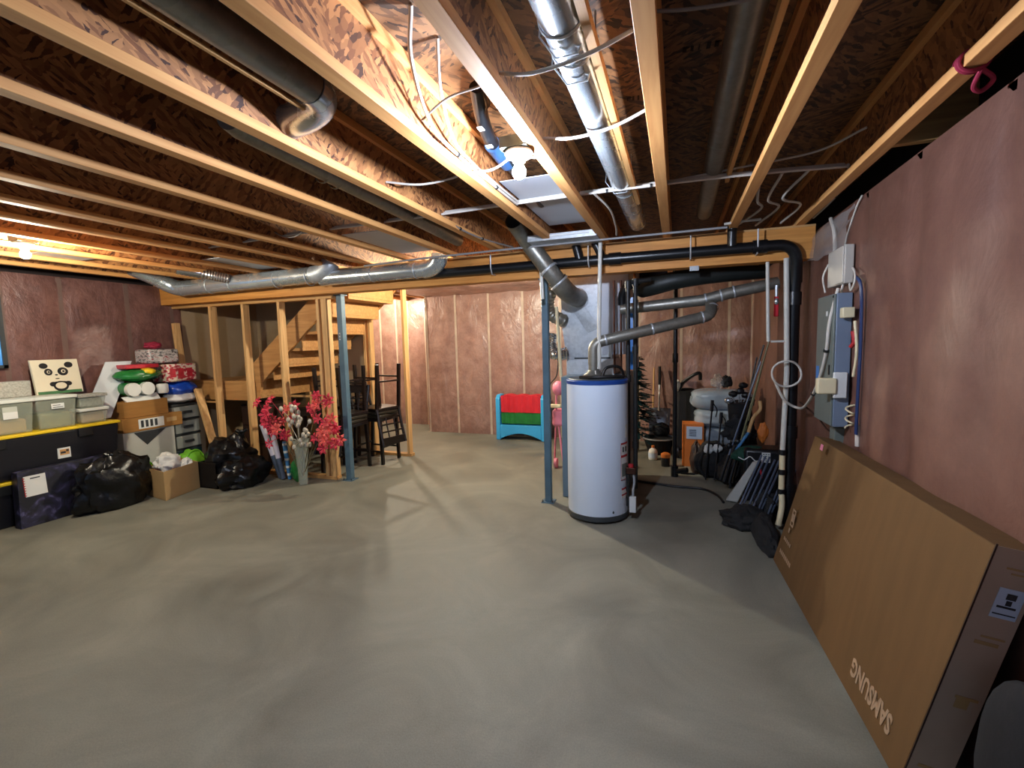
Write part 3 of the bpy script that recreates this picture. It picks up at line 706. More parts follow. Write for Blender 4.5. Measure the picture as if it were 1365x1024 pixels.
# ------------------------------------------------------------------ water heater
HX, HY, HR = -.655, 4.06, .262
H = thing('water_heater', 'tall white water heater with a blue top band', 'water heater', (HX, HY, 0))
MB().lathe([(HR-.03, .03), (HR-.004, .034), (HR, .05), (HR, 1.185), (HR-.004, 1.19)], 56, (HX, HY, 0)).build('tank', M['white'], H)
MB().lathe([(HR-.02, .02), (HR+.004, .022), (HR+.004, .062), (HR, .065)], 56, (HX, HY, 0)).build('base_ring', M['darkgrey'], H)
MB().lathe([(HR+.003, 1.178), (HR+.004, 1.205), (HR-.006, 1.214), (HR-.02, 1.216)], 56, (HX, HY, 0)).build('top_band', M['blueband'], H)
MB().lathe([(HR-.012, 1.214), (HR-.02, 1.222), (.05, 1.228)], 40, (HX, HY, 0)).build('top_cover', M['darkgrey'], H)
for a in (-1.57, .5, 2.6):
    MB().box((HX+.21*cos(a)-.02, HY+.21*sin(a)-.02, 0), (HX+.21*cos(a)+.02, HY+.21*sin(a)+.02, .025)).build('foot', M['darkgrey'], H)
MB().lathe([(.10, 1.222), (.10, 1.235), (.045, 1.29), (.045, 1.34)], 24, (-.68, 4.05, 0)).build('draft_hood', M['galvdull'], H)
mb = MB()
for k in range(4): a = k*pi/2+.4; mb.tube([(-.68+.09*cos(a), 4.05+.09*sin(a), 1.22), (-.68+.06*cos(a), 4.05+.06*sin(a), 1.285)], .006, 6)
mb.build_each('hood_leg', M['galv'], H)
MB().tube(bez([(-.60, 3.95, 1.225), (-.56, 3.98, 1.31), (-.46, 4.05, 1.31), (-.42, 4.12, 1.20)]), .013, 10).build('hose', M['cableblack'], H)
MB().tube(bez([(-.78, 3.95, 1.232), (-.66, 3.87, 1.238), (-.52, 3.90, 1.24), (-.42, 4.0, 1.235)]), .014, 10).build('hose', M['cableblack'], H)
# labels wrapped on the tank: angles measured round the axis
def wrapped(a0, a1, z0, z1, m, name, par, off=.0016, n=8):
    mb = MB(); vs = []
    for i in range(n+1):
        a = a0+(a1-a0)*i/n
        for z in (z0, z1):
            for r in (HR+off*.3, HR+off): vs.append((HX+r*cos(a), HY+r*sin(a), z))
    fs = []
    for i in range(n):
        o = i*4; q = o+4
        fs += [(o+1, q+1, q+3, o+3), (o, o+2, q+2, q), (o+2, o+3, q+3, q+2), (o, q, q+1, o+1)]
    fs += [(0, 1, 3, 2), (n*4, n*4+2, n*4+3, n*4+1)]
    return mb.add(vs, fs).build(name, m, par)
A = lambda d: radians(d)
wl_ = wrapped(A(-34), A(-9), .36, .68, M['paper'], 'warning_label', H)
for z0, z1 in ((.665, .68), (.555, .575), (.36, .366)): wrapped(A(-34), A(-9), z0, z1, M['redink'], 'red_rule', wl_, .0024)
wrapped(A(-34), A(-33.2), .36, .68, M['redink'], 'red_rule', wl_, .0024)
for d0, d1 in ((-29, -25), (-20, -15)): wrapped(A(d0), A(d1), .60, .645, M['ink'], 'pictogram', wl_, .0024)
wrapped(A(-31), A(-12), .39, .50, M['panelgrey'], 'text_block', wl_, .0022)
w2 = wrapped(A(-32), A(-8), .20, .29, M['paper'], 'lower_label', H)
for z0, z1 in ((.275, .29), (.225, .238)): wrapped(A(-32), A(-8), z0, z1, M['redink'], 'red_rule', w2, .0024)
wrapped(A(-20), A(-8), .72, .83, M['paper'], 'rating_plate', H)
MB().ell((HX+.262*cos(A(-52)), HY+.262*sin(A(-52)), .10), (.008, .008, .012), 10, 8).build('drain_plug', M['darkgrey'], H)
# gas control
GX, GY = -.375, 4.00
MB().box((GX-.03, GY-.025, .40), (GX+.055, GY+.05, .46)).build('gas_valve', M['copper'], H, bevel=.006)
MB().lathe([(.022, 0), (.022, .025), (.0, .026)], 14, (GX+.012, GY, .46)).build('valve_knob', M['redink'], H)
MB().tube([(GX-.012, GY-.01, .40), (GX-.012, GY-.01, .12)], .012, 10).build('drip_leg', M['blackpipe'], H)
MB().tube(bez([(GX+.035, GY, .40), (GX+.04, GY-.0, .33), (GX+.03, GY, .26), (GX+.03, GY-.0, .21)]), .011, 10).build('burner_tube', M['galv'], H)
MB().box((GX+.0, GY-.03, .07), (GX+.055, GY+.01, .205)).build('igniter_box', M['paper'], H, bevel=.004)
mb = MB()
for z in (.38, .27, .2): mb.tube([(GX-.012, GY-.01, z-.012), (GX-.012, GY-.01, z+.012)], .018, 10)
mb.build_each('pipe_fitting', M['blackpipe'], H)

# ------------------------------------------------------------------ furnace behind the heater
F = thing('furnace', 'galvanised furnace and plenum standing behind the water heater', 'furnace', (-.85, 4.95, 0))
MB().box((-1.062, 4.42, 0), (-.45, 5.3, 1.20)).build('cabinet', M['furnaceblue'], F, bevel=.006)
MB().box((-1.06, 4.66, 1.20), (-.58, 5.28, 1.36)).build('collar', M['galv'], F, bevel=.004)
MB().box((-.98, 4.672, 1.345), (-.62, 4.68, 1.375)).build('seam_strip', M['darkgrey'], F)
# plenum transition: wide at the ceiling, narrower above the cabinet, faceted sides
lo = [(-1.06, 4.68, 1.36), (-.60, 4.68, 1.36), (-.60, 5.28, 1.36), (-1.06, 5.28, 1.36)]
mi = [(-1.10, 4.66, 1.68), (-.62, 4.66, 1.68), (-.62, 5.3, 1.68), (-1.10, 5.3, 1.68)]
hi = [(-1.10, 4.62, 2.30), (-.70, 4.62, 2.30), (-.70, 5.3, 2.30), (-1.10, 5.3, 2.30)]
MB().hexa(lo, mi).hexa(mi, hi).build('plenum', M['galv'], F)
MB().prism([(-.985, 4.617, 1.86), (-.87, 4.617, 1.90), (-.72, 4.655, 1.67), (-.84, 4.66, 1.62)], (.0, -.006, 0)).build('cross_brake', M['galv'], F)
MB().hexa([(-.70, 4.66, 1.40), (-.46, 4.74, 1.40), (-.46, 5.2, 1.40), (-.70, 5.2, 1.40)], [(-.70, 4.60, 2.30), (-.44, 4.66, 2.30), (-.44, 5.2, 2.30), (-.70, 5.2, 2.30)]).build('return_drop', M['panning'], F)
MB().box((-.44, 4.70, 1.25), (-.38, 5.1, 1.95)).build('film_panel', M['boardblue'], F)
pth = bez([(-1.2, 4.62, 1.62), (-1.21, 4.6, 1.50), (-1.16, 4.6, 1.42), (-1.04, 4.64, 1.42)], 10)
MB().tube(pth, [.062+.007*(i % 2) for i in range(len(pth))], 18).build('flex_duct', M['foil'], F)
MB().tube(bez([(-1.13, 4.62, 1.38), (-1.15, 4.6, 1.2), (-1.22, 4.6, 1.1), (-1.22, 4.62, .95)]), .006, 8).build('wire', M['cableblack'], F)

# pink toy stroller behind the steel post
T = thing('toy_stroller', 'pink toy doll stroller behind the heater and the steel post', 'toy', (-1.33, 5.45, 0))
MB().tube([(-1.42, 5.5, .05), (-1.38, 5.45, .55), (-1.36, 5.42, .95)], .012, 8).build('frame', M['pinktoy'], T)
MB().tube([(-1.28, 5.4, .05), (-1.35, 5.45, .55), (-1.40, 5.5, .75)], .012, 8).build('frame', M['pinktoy'], T)
MB().box((-1.42, 5.40, .52), (-1.24, 5.6, .72)).build('seat', M['pinktoy'], T, bevel=.03)
MB().ell((-1.34, 5.44, .98), (.075, .07, .09), 14, 10).build('canopy', M['pinktoy'], T)
MB().box((-1.50, 5.38, .745), (-1.30, 5.42, .79)).build('handle', M['cream'], T, bevel=.01)
for x in (-1.40, -1.29): MB().disc((x, 5.44, .06), (0,1,0), (0,0,1), .06, .06, (.03, 0, 0)).build('wheel', M['pinktoy'], T)

# toy storage rack by the far wall
T = thing('toy_rack', 'sky blue toy storage rack with red and green fabric bins', 'toy rack', (-2.3, 6.95, 0))
for x in (-2.71, -1.97):
    MB().prism([(x, 6.82, 0), (x, 7.12, 0), (x, 7.12, .60), (x, 7.05, .72), (x, 6.88, .72), (x, 6.82, .66)], (.07, 0, 0)).build('side_panel', M['toyblue'], T, bevel=.012)
n = 14
pts = [(-2.64, 6.825, .24), (-2.64, 6.825, .02)]+[(-2.64+.67*i/n, 6.825, .02+.09*sin(pi*i/n)) for i in range(1, n)]+[(-1.97, 6.825, .02), (-1.97, 6.825, .24)]
MB().prism(pts, (0, .04, 0)).build('front_apron', M['toyblue'], T, bevel=.006)
MB().box((-2.64, 6.86, .2), (-1.97, 7.1, .24)).build('shelf', M['toyblue'], T)
def binmesh(z0, z1, y0, y1, sag):
    mb = MB(); k = 24; vs = []
    for i in range(k+1):
        x = -2.63+.655*i/k; w = .008*sin(i*1.9)
        for (y, z) in ((y0+w, z0), (y0-.012+w, z1+sag*abs(sin(i*pi/8))), (y1, z1+sag*abs(sin(i*pi/8))), (y1, z0)): vs.append((x, y, z))
    fs = []
    for i in range(k):
        o = i*4; q = o+4
        for a, b in ((0,1),(1,2),(2,3),(3,0)): fs.append((o+a, o+b, q+b, q+a))
    fs += [(0,1,2,3), (k*4+3, k*4+2, k*4+1, k*4)]
    return mb.add(vs, fs)
binmesh(.44, .70, 6.86, 7.05, .02).build('fabric_bin', M['toyred'], T)['label'] = 'red fabric bin'
binmesh(.26, .43, 6.87, 7.05, .004).build('fabric_bin', M['toygreen'], T)['label'] = 'green fabric bin'
# ------------------------------------------------------------------ lamps
def bulb(loc, lab, s, col, m, scale=1.0):
    t = thing('ceiling_bulb', lab, 'light bulb', loc)
    x, y, z = loc
    MB().lathe([(.0, .0), (.058, 0), (.062, -.010), (.055, -.022), (.030, -.028), (.026, -.046), (.0, -.047)][::-1], 32, loc, False).build('lampholder', M['porcelain'], t)
    MB().lathe([(.0135, -.046), (.0135, -.050), (.019, -.060), (.0285, -.076), (.0305, -.088), (.026, -.104), (.012, -.114), (.0, -.116)], 20, loc, False).build('bulb', m, t)
    return t
bulb((-.652, 2.0, 2.372), 'bare bulb on white lampholder glowing at the joist right of centre', 1, (1,1,1), emit('glowing bulb glass', (.84, .96, 1.2), 1300))
bulb((-4.56, 2.13, 2.372), 'bare bulb on white lampholder glowing at the far left', 1, (1,1,1), emit('glowing left bulb glass', (1.0, .93, .74), 1350))
bulb((-5.0, 7.0, 2.44), 'bare bulb in the recess behind the stairs, hidden by the beam', 1, (1,1,1), emit('glowing far bulb glass', (1.0, .88, .68), 1650))
bulb((-2.35, 5.15, 2.374), 'bare bulb beyond the beam near the far wall, hidden from view', 1, 1, emit('glowing rear bulb glass', (1.0, .94, .74), 2200))
tag(MB().box((-2.41, 5.09, 2.376), (-2.29, 5.21, 2.42)).build('junction_box', M['panelgrey'], loc=(-2.35, 5.15, 2.376)), 'metal junction box above the bulb beyond the beam', 'electrical box')
tag(MB().box((-.72, 1.94, 2.374), (-.60, 2.06, 2.42)).build('junction_box', M['panelgrey'], loc=(-.66, 2, 2.374)), 'metal junction box above the bare bulb', 'electrical box')
tag(MB().box((-4.62, 2.07, 2.374), (-4.50, 2.19, 2.42)).build('junction_box', M['panelgrey'], loc=(-4.56, 2.13, 2.374)), 'metal junction box above the left bulb', 'electrical box')
tag(MB().box((-5.06, 6.94, 2.442), (-4.94, 7.06, 2.663)).build('junction_box', M['panelgrey'], loc=(-5, 7, 2.442)), 'metal junction box above the hidden bulb in the recess', 'electrical box')

# ------------------------------------------------------------------ cables overhead
def cable(lab, pts, r=.005, m='cable', n=8, clips=(), cat='cable', name='cable', group=None):
    pth = bez(pts, n)
    if not clips: return tag(MB().tube(pth, r, 8).build(name, M[m], loc=pth[0]), lab, cat, group)
    t = thing(name, lab, cat, tuple(pth[0]), group=group)
    MB().tube(pth, r, 8).build('jacket', M[m], t)
    for i in clips:
        a, b = pth[i], pth[min(i+1, len(pth)-1)]; d = (b-a).normalized()*.007
        MB().tube([a-d, a+d], r*1.7, 8).build('cable_tie', M['cableblack'], t)
    return t
for k, (dz, dy, l) in enumerate(((.0, 0, 'lowest white cable of the run crossing the joists in front of the beam'), (.016, .03, 'middle white cable of the run crossing the joists in front of the beam'), (.03, .055, 'uppermost white cable of the run crossing the joists in front of the beam'))):
    cable(l, [(-4.1, 3.08+dy, 2.44+dz), (-2.9, 3.02+dy, 2.448+dz), (-1.7, 2.98+dy, 2.443+dz), (-.9, 2.94+dy, 2.44+dz), (-.4, 2.92+dy, 2.436+dz), (.3, 2.96+dy, 2.44+dz), (.86, 3.06+dy, 2.445+dz)], .0075, 'cable', clips=(32, 35) if k == 0 else (), group='white cable run through the joists')
cable('white cable looping from the subfloor down along the flaky joist, nearer one', [(-.83, 1.44, 2.66), (-.90, 1.55, 2.56), (-.957, 1.78, 2.452), (-.968, 2.05, 2.425), (-.972, 2.5, 2.425), (-.974, 2.93, 2.43)], .0075, clips=(24, 33))
cable('white cable looping from the subfloor down along the flaky joist, farther one', [(-.83, 1.62, 2.66), (-.89, 1.75, 2.55), (-.95, 1.98, 2.46), (-.962, 2.2, 2.44), (-.966, 2.6, 2.44), (-.966, 2.95, 2.445)], .0065)
cable('thin grey wire crossing the lit bay to the bulb joist', [(-.985, 1.76, 2.46), (-.85, 1.72, 2.50), (-.7, 1.69, 2.50), (-.587, 1.66, 2.50)], .0045, 'cablegrey')
cable('white cable joining the bulb lampholder to the joists on both sides', [(-.98, 2.22, 2.40), (-.85, 2.2, 2.392), (-.70, 2.08, 2.395), (-.66, 2.06, 2.395)], .006)
cable('short white cable from the bulb box into the lit joist', [(-.655, 2.06, 2.4), (-.63, 2.16, 2.40), (-.59, 2.2, 2.44)], .006)
cable('stubby white cable end beside the black drain fitting', [(-.74, 2.02, 2.57), (-.70, 2.1, 2.52), (-.665, 2.15, 2.5)], .011)
cable('white cable sagging under the shiny duct near the top of the picture', [(-.572, 1.57, 2.46), (-.45, 1.53, 2.415), (-.27, 1.50, 2.415), (-.09, 1.46, 2.44)], .0065)
cable('white cable sagging under the shiny duct, nearer the bulb', [(-.572, 2.12, 2.46), (-.42, 2.06, 2.415), (-.25, 2.02, 2.415), (-.09, 1.96, 2.44)], .0065)
cable('thin cable sagging across the dark bay below the dull duct', [(-.08, 1.43, 2.45), (.05, 1.45, 2.44), (.22, 1.48, 2.45), (.4, 1.46, 2.48)], .005, 'cablegrey')
cable('twin cable sagging in the bay left of the flaky joist', [(-1.54, 2.32, 2.46), (-1.35, 2.35, 2.43), (-1.15, 2.36, 2.44), (-1.01, 2.34, 2.47)], .006)
cable('thin loop of cable hanging under the shadowed joists on the left', [(-3.01, 2.95, 2.46), (-2.85, 2.9, 2.40), (-2.68, 2.85, 2.39), (-2.53, 2.82, 2.46)], .005, 'cablegrey')
cable('black tied cable running along the joist above the trunk duct', [(-1.55, 2.98, 2.44), (-1.51, 3.2, 2.39), (-1.46, 3.5, 2.372), (-1.35, 3.92, 2.37)], .007, 'cablegrey', clips=(8, 16))
cable('thin cable from the cable-run end along the last joist to the wall', [(.86, 3.05, 2.45), (.91, 3.2, 2.42), (.93, 3.6, 2.40), (.95, 4.1, 2.41)], .008, 'cable', clips=(6, 14))
cable('white cable dropping from the run to the pipes left of the dark bay', [(-.48, 2.93, 2.436), (-.42, 3.2, 2.40), (-.43, 3.6, 2.38), (-.46, 3.88, 2.38)], .007)
cable('loose cable above the run curling to the last joist', [(-.06, 3.0, 2.47), (.4, 3.0, 2.5), (.7, 2.98, 2.52), (.86, 2.8, 2.54)], .006)
for k, (x, l) in enumerate(((.44, 'tangled cable hanging over the beam end, leftmost strand'), (.55, 'tangled cable hanging over the beam end, middle strand'), (.68, 'tangled cable hanging over the beam end, right strand'))):
    cable(l, [(x, 3.05, 2.45), (x+.03-.05*k, 3.35, 2.39), (x+.10, 3.7, 2.42), (x-.02+.04*k, 4.12, 2.40)], .008, 'cable')
cable('grey tape end on the beam top near the tangled cables', [(.33, 3.9, 2.385), (.45, 3.93, 2.40), (.58, 3.95, 2.405)], .010, 'pvc')
# red rope wrapped round the last joist
pth = []
for i in range(60):
    a = i/59*2*pi*2.5; pth.append((.88+.04*cos(a), 1.95+.03*i/59, 2.40+.032*sin(a)))
R_ = thing('rope', 'crimson rope knotted round the joist by the right wall', 'rope', (.88, 1.95, 2.38))
MB().tube(pth, .0065, 8).build('coils', M['rope'], R_)
MB().tube(bez([(.90, 1.96, 2.37), (.945, 1.99, 2.345), (.93, 2.02, 2.325), (.90, 2.0, 2.335), (.90, 1.96, 2.37)]), .007, 8).build('loose_loop', M['rope'], R_)
# ------------------------------------------------------------------ right wall: panel, router, wiring
E_ = thing('electrical_panel', 'grey electrical panel on the right wall above the tv carton', 'electrical panel', (.98, 3.45, 1.0))
MB().box((.895, 3.28, .985), (.975, 3.64, 1.79)).build('enclosure', M['panelside'], E_, bevel=.004)
d = MB().box((.884, 3.285, .99), (.895, 3.635, 1.785)).build('door', M['panelgrey'], E_, bevel=.003)
MB().box((.878, 3.33, 1.30), (.884, 3.345, 1.36)).build('latch', M['black'], d)
MB().box((.8825, 3.41, 1.66), (.884, 3.44, 1.69)).build('sticker', M['paper'], d)
MB().box((.8825, 3.56, 1.22), (.884, 3.62, 1.34)).build('sticker', M['boardblue'], d)
R_ = thing('router_box', 'off white wall box with cables above the electrical panel', 'wall box', (.98, 3.4, 1.84))
MB().box((.925, 3.28, 1.845), (.975, 3.60, 2.07)).build('casing', M['router'], R_, bevel=.006)
MB().box((.918, 3.285, 1.85), (.926, 3.42, 2.065)).build('cover', M['router'], R_, bevel=.003)
for k, x in enumerate((.94, .955, .97)):
    MB().tube(bez([(x, 3.34+.05*k, 1.85), (x-.01, 3.33+.05*k, 1.80), (x, 3.30+.03*k, 1.77)]), .006, 8).build('cable', M['cable'], R_)
MB().tube(bez([(.96, 3.30, 1.85), (.95, 3.24, 1.80), (.955, 3.20, 1.84), (.96, 3.22, 1.90), (.965, 3.27, 1.93)]), .006, 8).build('cable', M['cable'], R_)
MB().tube(bez([(.97, 3.45, 2.07), (.97, 3.40, 2.15), (.98, 3.30, 2.28), (.99, 3.25, 2.33)]), .005, 8).build('cable', M['cable'], R_)
MB().tube(bez([(.95, 3.56, 2.06), (.96, 3.62, 2.2), (.97, 3.75, 2.32)]), .012, 8).build('cable', M['cable'], R_)
MB().tube(bez([(.93, 3.61, 2.0), (.91, 3.64, 1.92), (.92, 3.62, 1.82)]), .006, 8).build('cable', M['cable'], R_)
W_ = thing('plug_adapter', 'white and cream power adapter plugged low beside the electrical panel', 'adapter', (.95, 3.25, 1.2))
MB().box((.885, 3.245, 1.165), (.955, 3.275, 1.32)).build('wall_plate', M['paper'], W_, bevel=.006)
MB().box((.80, 3.235, 1.19), (.90, 3.29, 1.285)).build('brick', M['cream'], W_, bevel=.008)
tag(MB().box((.905, 3.20, 1.64), (.965, 3.26, 1.70)).build('wall_jack', M['cream'], loc=(.93, 3.23, 1.64), bevel=.005), 'small cream jack box on the panel side under the router box', 'wall jack')
tag(MB().box((.93, 3.36, .87), (.998, 3.46, .965)).build('junction_box', M['panelgrey'], loc=(.96, 3.4, .87), bevel=.004), 'small grey junction box below the electrical panel', 'electrical box')
C_ = thing('cable_bundle', 'blue cable bundle running down the right wall beside the panel', 'cable', (.985, 3.13, 1.0))
for k in range(3): MB().tube(bez([(.965, 3.24-.009*k, 1.88), (.968, 3.145-.009*k, 1.80), (.972, 3.13-.009*k, 1.5), (.972, 3.14-.009*k+.01*(k % 2), 1.2), (.974, 3.15-.009*k, .97)]), .006, 8).build('blue_cable', M['blue'], C_)
MB().tube(bez([(.965, 3.2, 1.62), (.97, 3.17, 1.45), (.965, 3.19, 1.30)]), .008, 8).build('yellow_cable', M['cream'], C_)
MB().tube(bez([(.96, 3.21, 1.56), (.965, 3.2, 1.50), (.955, 3.22, 1.47)]), .012, 8).build('red_cable', M['redink'], C_)
MB().tube([(.985, 3.15, 1.02), (.987, 3.15, .90)], .014, 8).build('connector', M['cable'], C_)
pth = [(.965+.02*cos(t*1.3), 3.22+.035*sin(t*1.3), 1.13-.012*t) for t in [i*.3 for i in range(40)]]
MB().tube(pth, .005, 6).build('coiled_cable', M['cream'], C_)
cable('white wall cable sagging from the router box past the panel to the drain stack', [(.905, 3.30, 1.82), (.875, 3.33, 1.62), (.87, 3.37, 1.42), (.87, 3.55, 1.20), (.90, 3.95, 1.02), (.88, 4.12, .985), (.79, 4.10, 1.05), (.72, 4.10, 1.20)], .010, clips=(2, 15, 22, 26))
pth = [(.80+.10*cos(t), 4.085+.012*sin(3*t), 1.25+.10*sin(t)) for t in [i*2*pi/40 for i in range(41)]]
tag(MB().tube(pth, .008, 8).build('cable_coil', M['cable'], loc=(.8, 4.08, 1.15)), 'loop of white cable hanging on the thick white pipe', 'cable')
cable('brown wires spilling below the electrical panel toward the stack', [(.93, 3.66, 1.02), (.94, 3.8, .97), (.93, 3.95, .99), (.90, 4.1, 1.03)], .006, 'brownpanel')
cable('dark wire looping below the electrical panel', [(.92, 3.66, 1.15), (.93, 3.75, 1.0), (.95, 3.62, .92), (.97, 3.55, .90)], .006, 'brownpanel')
tag(MB().bar((.97, 3.55, .80), (.97, 3.55, .94), .02, .02).build('cable_stub', M['black'], loc=(.97, 3.55, .8)), 'short dark cable stub under the electrical panel', 'cable')

# loose poly flap at the wall head
vs = []; n, k = 14, 10
for j in range(k+1):
    for i in range(n+1):
        u, v = i/n, j/k; vs.append((.985-.05*v-.03*noise.noise(V((u*3, v*3, 2))), 3.35+1.1*u, 2.335-.02+.30*0-.26*v*(1-.2*u)+.02*noise.noise(V((u*5, v*4, 7)))))
fl = MB().add(vs, [(j*(n+1)+i, j*(n+1)+i+1, (j+1)*(n+1)+i+1, (j+1)*(n+1)+i) for j in range(k) for i in range(n)])
tag(fl.build('plastic_flap', M['film'], loc=(.98, 3.5, 2.1)), 'loose grey plastic sheet at the top of the right wall over the router box', 'plastic sheet')

# ------------------------------------------------------------------ big tv carton leaning on the right wall
K = thing('tv_carton', 'large brown television carton leaning against the right wall', 'carton', (.78, 2.6, 0))
n0, f0 = V((.715, 1.79, .022)), V((.630, 3.471, .022))
n1, f1 = V((.875, 1.69, .926)), V((.835, 3.40, .905))
th = V((.125, .007, -.022))
nb, fb = n0+V((.125, .007, -.022)), f0+V((.125, .007, -.022))
MB().hexa([n0, nb, fb, f0], [n1, n1+th, f1+th, f1]).build('box', [M['cardbig']], K, bevel=.004)
nrm = (n1-n0).cross(f0-n0).normalized()
if nrm.x > 0: nrm = -nrm
ex = (f0-n0).normalized(); ey = (n1-n0); ey = (ey-ex*ey.dot(ex)).normalized()
def face_pt(u, v, o=.0015): return n0+ex*u+ey*v+nrm*o
# text reads upside down: its right runs along +ex seen from the front, turned half round
def face_mtx(u, v, rot180=True):
    x, y = (ex, -ey) if rot180 else (-ex, ey)
    m = Matrix((x, y, nrm)).transposed().to_4x4(); m.translation = face_pt(u, v); return m
text_mesh('SAMSUNG', .105, M['cardink'], 'lettering', K, face_mtx(.105, .158), .0008, .335)
pk = MB()
def fr(u0, v0, u1, v1, o=.0016): pk.hexa([face_pt(u0, v0, .0002), face_pt(u1, v0, .0002), face_pt(u1, v1, .0002), face_pt(u0, v1, .0002)], [face_pt(u0, v0, o), face_pt(u1, v0, o), face_pt(u1, v1, o), face_pt(u0, v1, o)])
for u0, v0, u1, v1 in ((1.46, .42, 1.52, .43), (1.46, .33, 1.47, .42), (1.51, .33, 1.52, .42), (1.46, .32, 1.52, .33), (1.475, .35, 1.505, .40), (1.50, .27, 1.52, .30)): fr(u0, v0, u1, v1)
for k in range(5): fr(1.43+.03*k, .20, 1.448+.03*k, .222)
for k in range(8): fr(1.36+.03*k, .10, 1.38+.03*k, .127)
pk.build_each('small_print', M['cardink'], K)
pk = MB(); fr(1.285, .868, 1.325, .902); pk.build('pink_sticker', M['pinktoy'], K)
# end panel with tape and shipping label
en = (nb-n0).normalized(); eu = (n1-n0).normalized(); eN = en.cross(eu).normalized()
if eN.y > 0: eN = -eN
def ep(a, b, o=.0015): return n0+en*a+eu*b+eN*o
def er(mb, a0, b0, a1, b1, o=.0016):
    return mb.hexa([ep(a0, b0, .0003), ep(a1, b0, .0003), ep(a1, b1, .0003), ep(a0, b1, .0003)], [ep(a0, b0, o), ep(a1, b0, o), ep(a1, b1, o), ep(a0, b1, o)])
er(MB(), .006, .0, .124, .925, .001).build('end_flap', M['cardgrey'], K)
er(MB(), .0, .0, .005, .93, .0022).build('edge_seam', M['brownpanel'], K)
lb = er(MB(), .048, .70, .112, .80, .0026).build('shipping_label', M['paperblue'], K)
lp = MB(); er(lp, .07, .765, .094, .785, .0032); er(lp, .056, .735, .102, .742, .0032); er(lp, .074, .745, .088, .762, .0032); er(lp, .052, .712, .108, .716, .0032)
lp.build('label_print', M['ink'], lb)
tp = MB(); er(tp, .055, .36, .09, .40, .0026); er(tp, .05, .395, .11, .405, .0024); er(tp, .03, .10, .10, .112, .0024)
for q in ((.06, .845, .12, .85), (.045, .86, .11, .866), (.04, .60, .10, .612), (.05, .625, .11, .632)): er(tp, *q, .0022)
tp.build_each('tape_scuff', M['cardlight'], K)
# navy bag standing at the near end of the carton
tag(MB().ell((.89, 1.53, .30), (.075, .16, .305), 24, 16, lambda d: 1+.05*noise.noise(d*2.5)).build('cloth_bag', M['navy'], loc=(.89, 1.53, 0)), 'dark navy cloth bag in the lower right corner beside the carton', 'bag')
# ------------------------------------------------------------------ storage along the left wall
def tote(z, lab, sticker=False):
    t = thing('storage_tote', lab, 'storage tote', (-5.86, 2.6, z), group='stacked black totes with yellow lids')
    x0, x1, y0, y1 = -6.12, -5.625, 1.98, 3.235
    a = .025
    MB().hexa([(x0+a, y0+a, z), (x1-a, y0+a, z), (x1-a, y1-a, z), (x0+a, y1-a, z)], [(x0, y0, z+.385), (x1, y0, z+.385), (x1, y1, z+.385), (x0, y1, z+.385)]).build('tub', M['tote'], t, bevel=.012)
    MB().box((x0-.01, y0-.015, z+.385), (x1+.012, y1+.015, z+.412)).build('lid', M['yellow'], t, bevel=.006)
    for y in (y0+.3, y1-.3): MB().box((x1-.004, y-.06, z+.30), (x1+.012, y+.06, z+.385)).build('latch', M['black'], t, bevel=.004)
    if sticker:
        s = MB().box((-5.641, 2.70, z+.12), (-5.628, 2.80, z+.22)).build('sticker', M['paper'], t)
        MB().box((-5.6285, 2.715, z+.15), (-5.6275, 2.79, z+.205)).build('sticker_picture', M['lx'], s)
        MB().box((-5.6276, 2.72, z+.165), (-5.6268, 2.76, z+.185)).box((-5.6276, 2.765, z+.18), (-5.6268, 2.785, z+.2)).build('sticker_print', M['ink'], s)
    return t
tote(0, 'lower black storage tote with yellow lid, against the left wall')
tote(.414, 'upper black storage tote with yellow lid and small white sticker', True)
ZL = .828
def clearbin(y0, y1, z0, z1, lab, x1=-5.655, lidm='clearlid', stuff=None, x0=-5.98):
    t = thing('clear_bin', lab, 'storage bin', (-5.85, (y0+y1)/2, z0), group='clear plastic bins on the black totes')
    a = .018
    mb = MB(); th_ = .004
    lo = [(x0+a, y0+a, z0), (x1-a, y0+a, z0), (x1-a, y1-a, z0), (x0+a, y1-a, z0)]; hi = [(x0, y0, z1-.03), (x1, y0, z1-.03), (x1, y1, z1-.03), (x0, y1, z1-.03)]
    mb.hexa(lo, hi); mb.build('tub', M['clear'], t, bevel=.01)
    MB().box((x0-.008, y0-.008, z1-.03), (x1+.01, y1+.008, z1)).build('lid', M[lidm], t, bevel=.005)
    for (xx, q0, q1, q2, q3, m, nm) in stuff or []:
        MB().box((xx-.002, q0, q2), (xx, q1, q3)).build(nm, M[m], t)
    return t
t = clearbin(2.16, 2.575, ZL, 1.142, 'clear plastic bin at the left end of the totes, white paper inside', stuff=[(-5.66, 2.36, 2.46, .97, 1.08, 'paper', 'paper_sheet')])
MB().box((-5.95, 2.2, ZL+.01), (-5.69, 2.53, .96)).build('contents', M['cardlight'], t, bevel=.02)
t = clearbin(2.59, 2.905, ZL, 1.142, 'clear plastic bin with a white label, under the panda canvas', stuff=[(-5.648, 2.70, 2.80, 1.02, 1.07, 'paper', 'label')])
MB().box((-5.95, 2.63, ZL+.01), (-5.69, 2.87, .98)).build('contents', M['olive'], t, bevel=.02)
MB().box((-5.6476, 2.71, 1.03), (-5.6470, 2.79, 1.036)).box((-5.6476, 2.71, 1.05), (-5.6470, 2.77, 1.056)).build('label_print', M['ink'], t)
t = clearbin(2.925, 3.17, ZL, .985, 'low clear bin with pinkish contents, right end of the totes', x0=-5.81)
MB().box((-5.79, 2.95, ZL+.01), (-5.69, 3.15, .94)).build('contents', M['cardgrey'], t, bevel=.02)
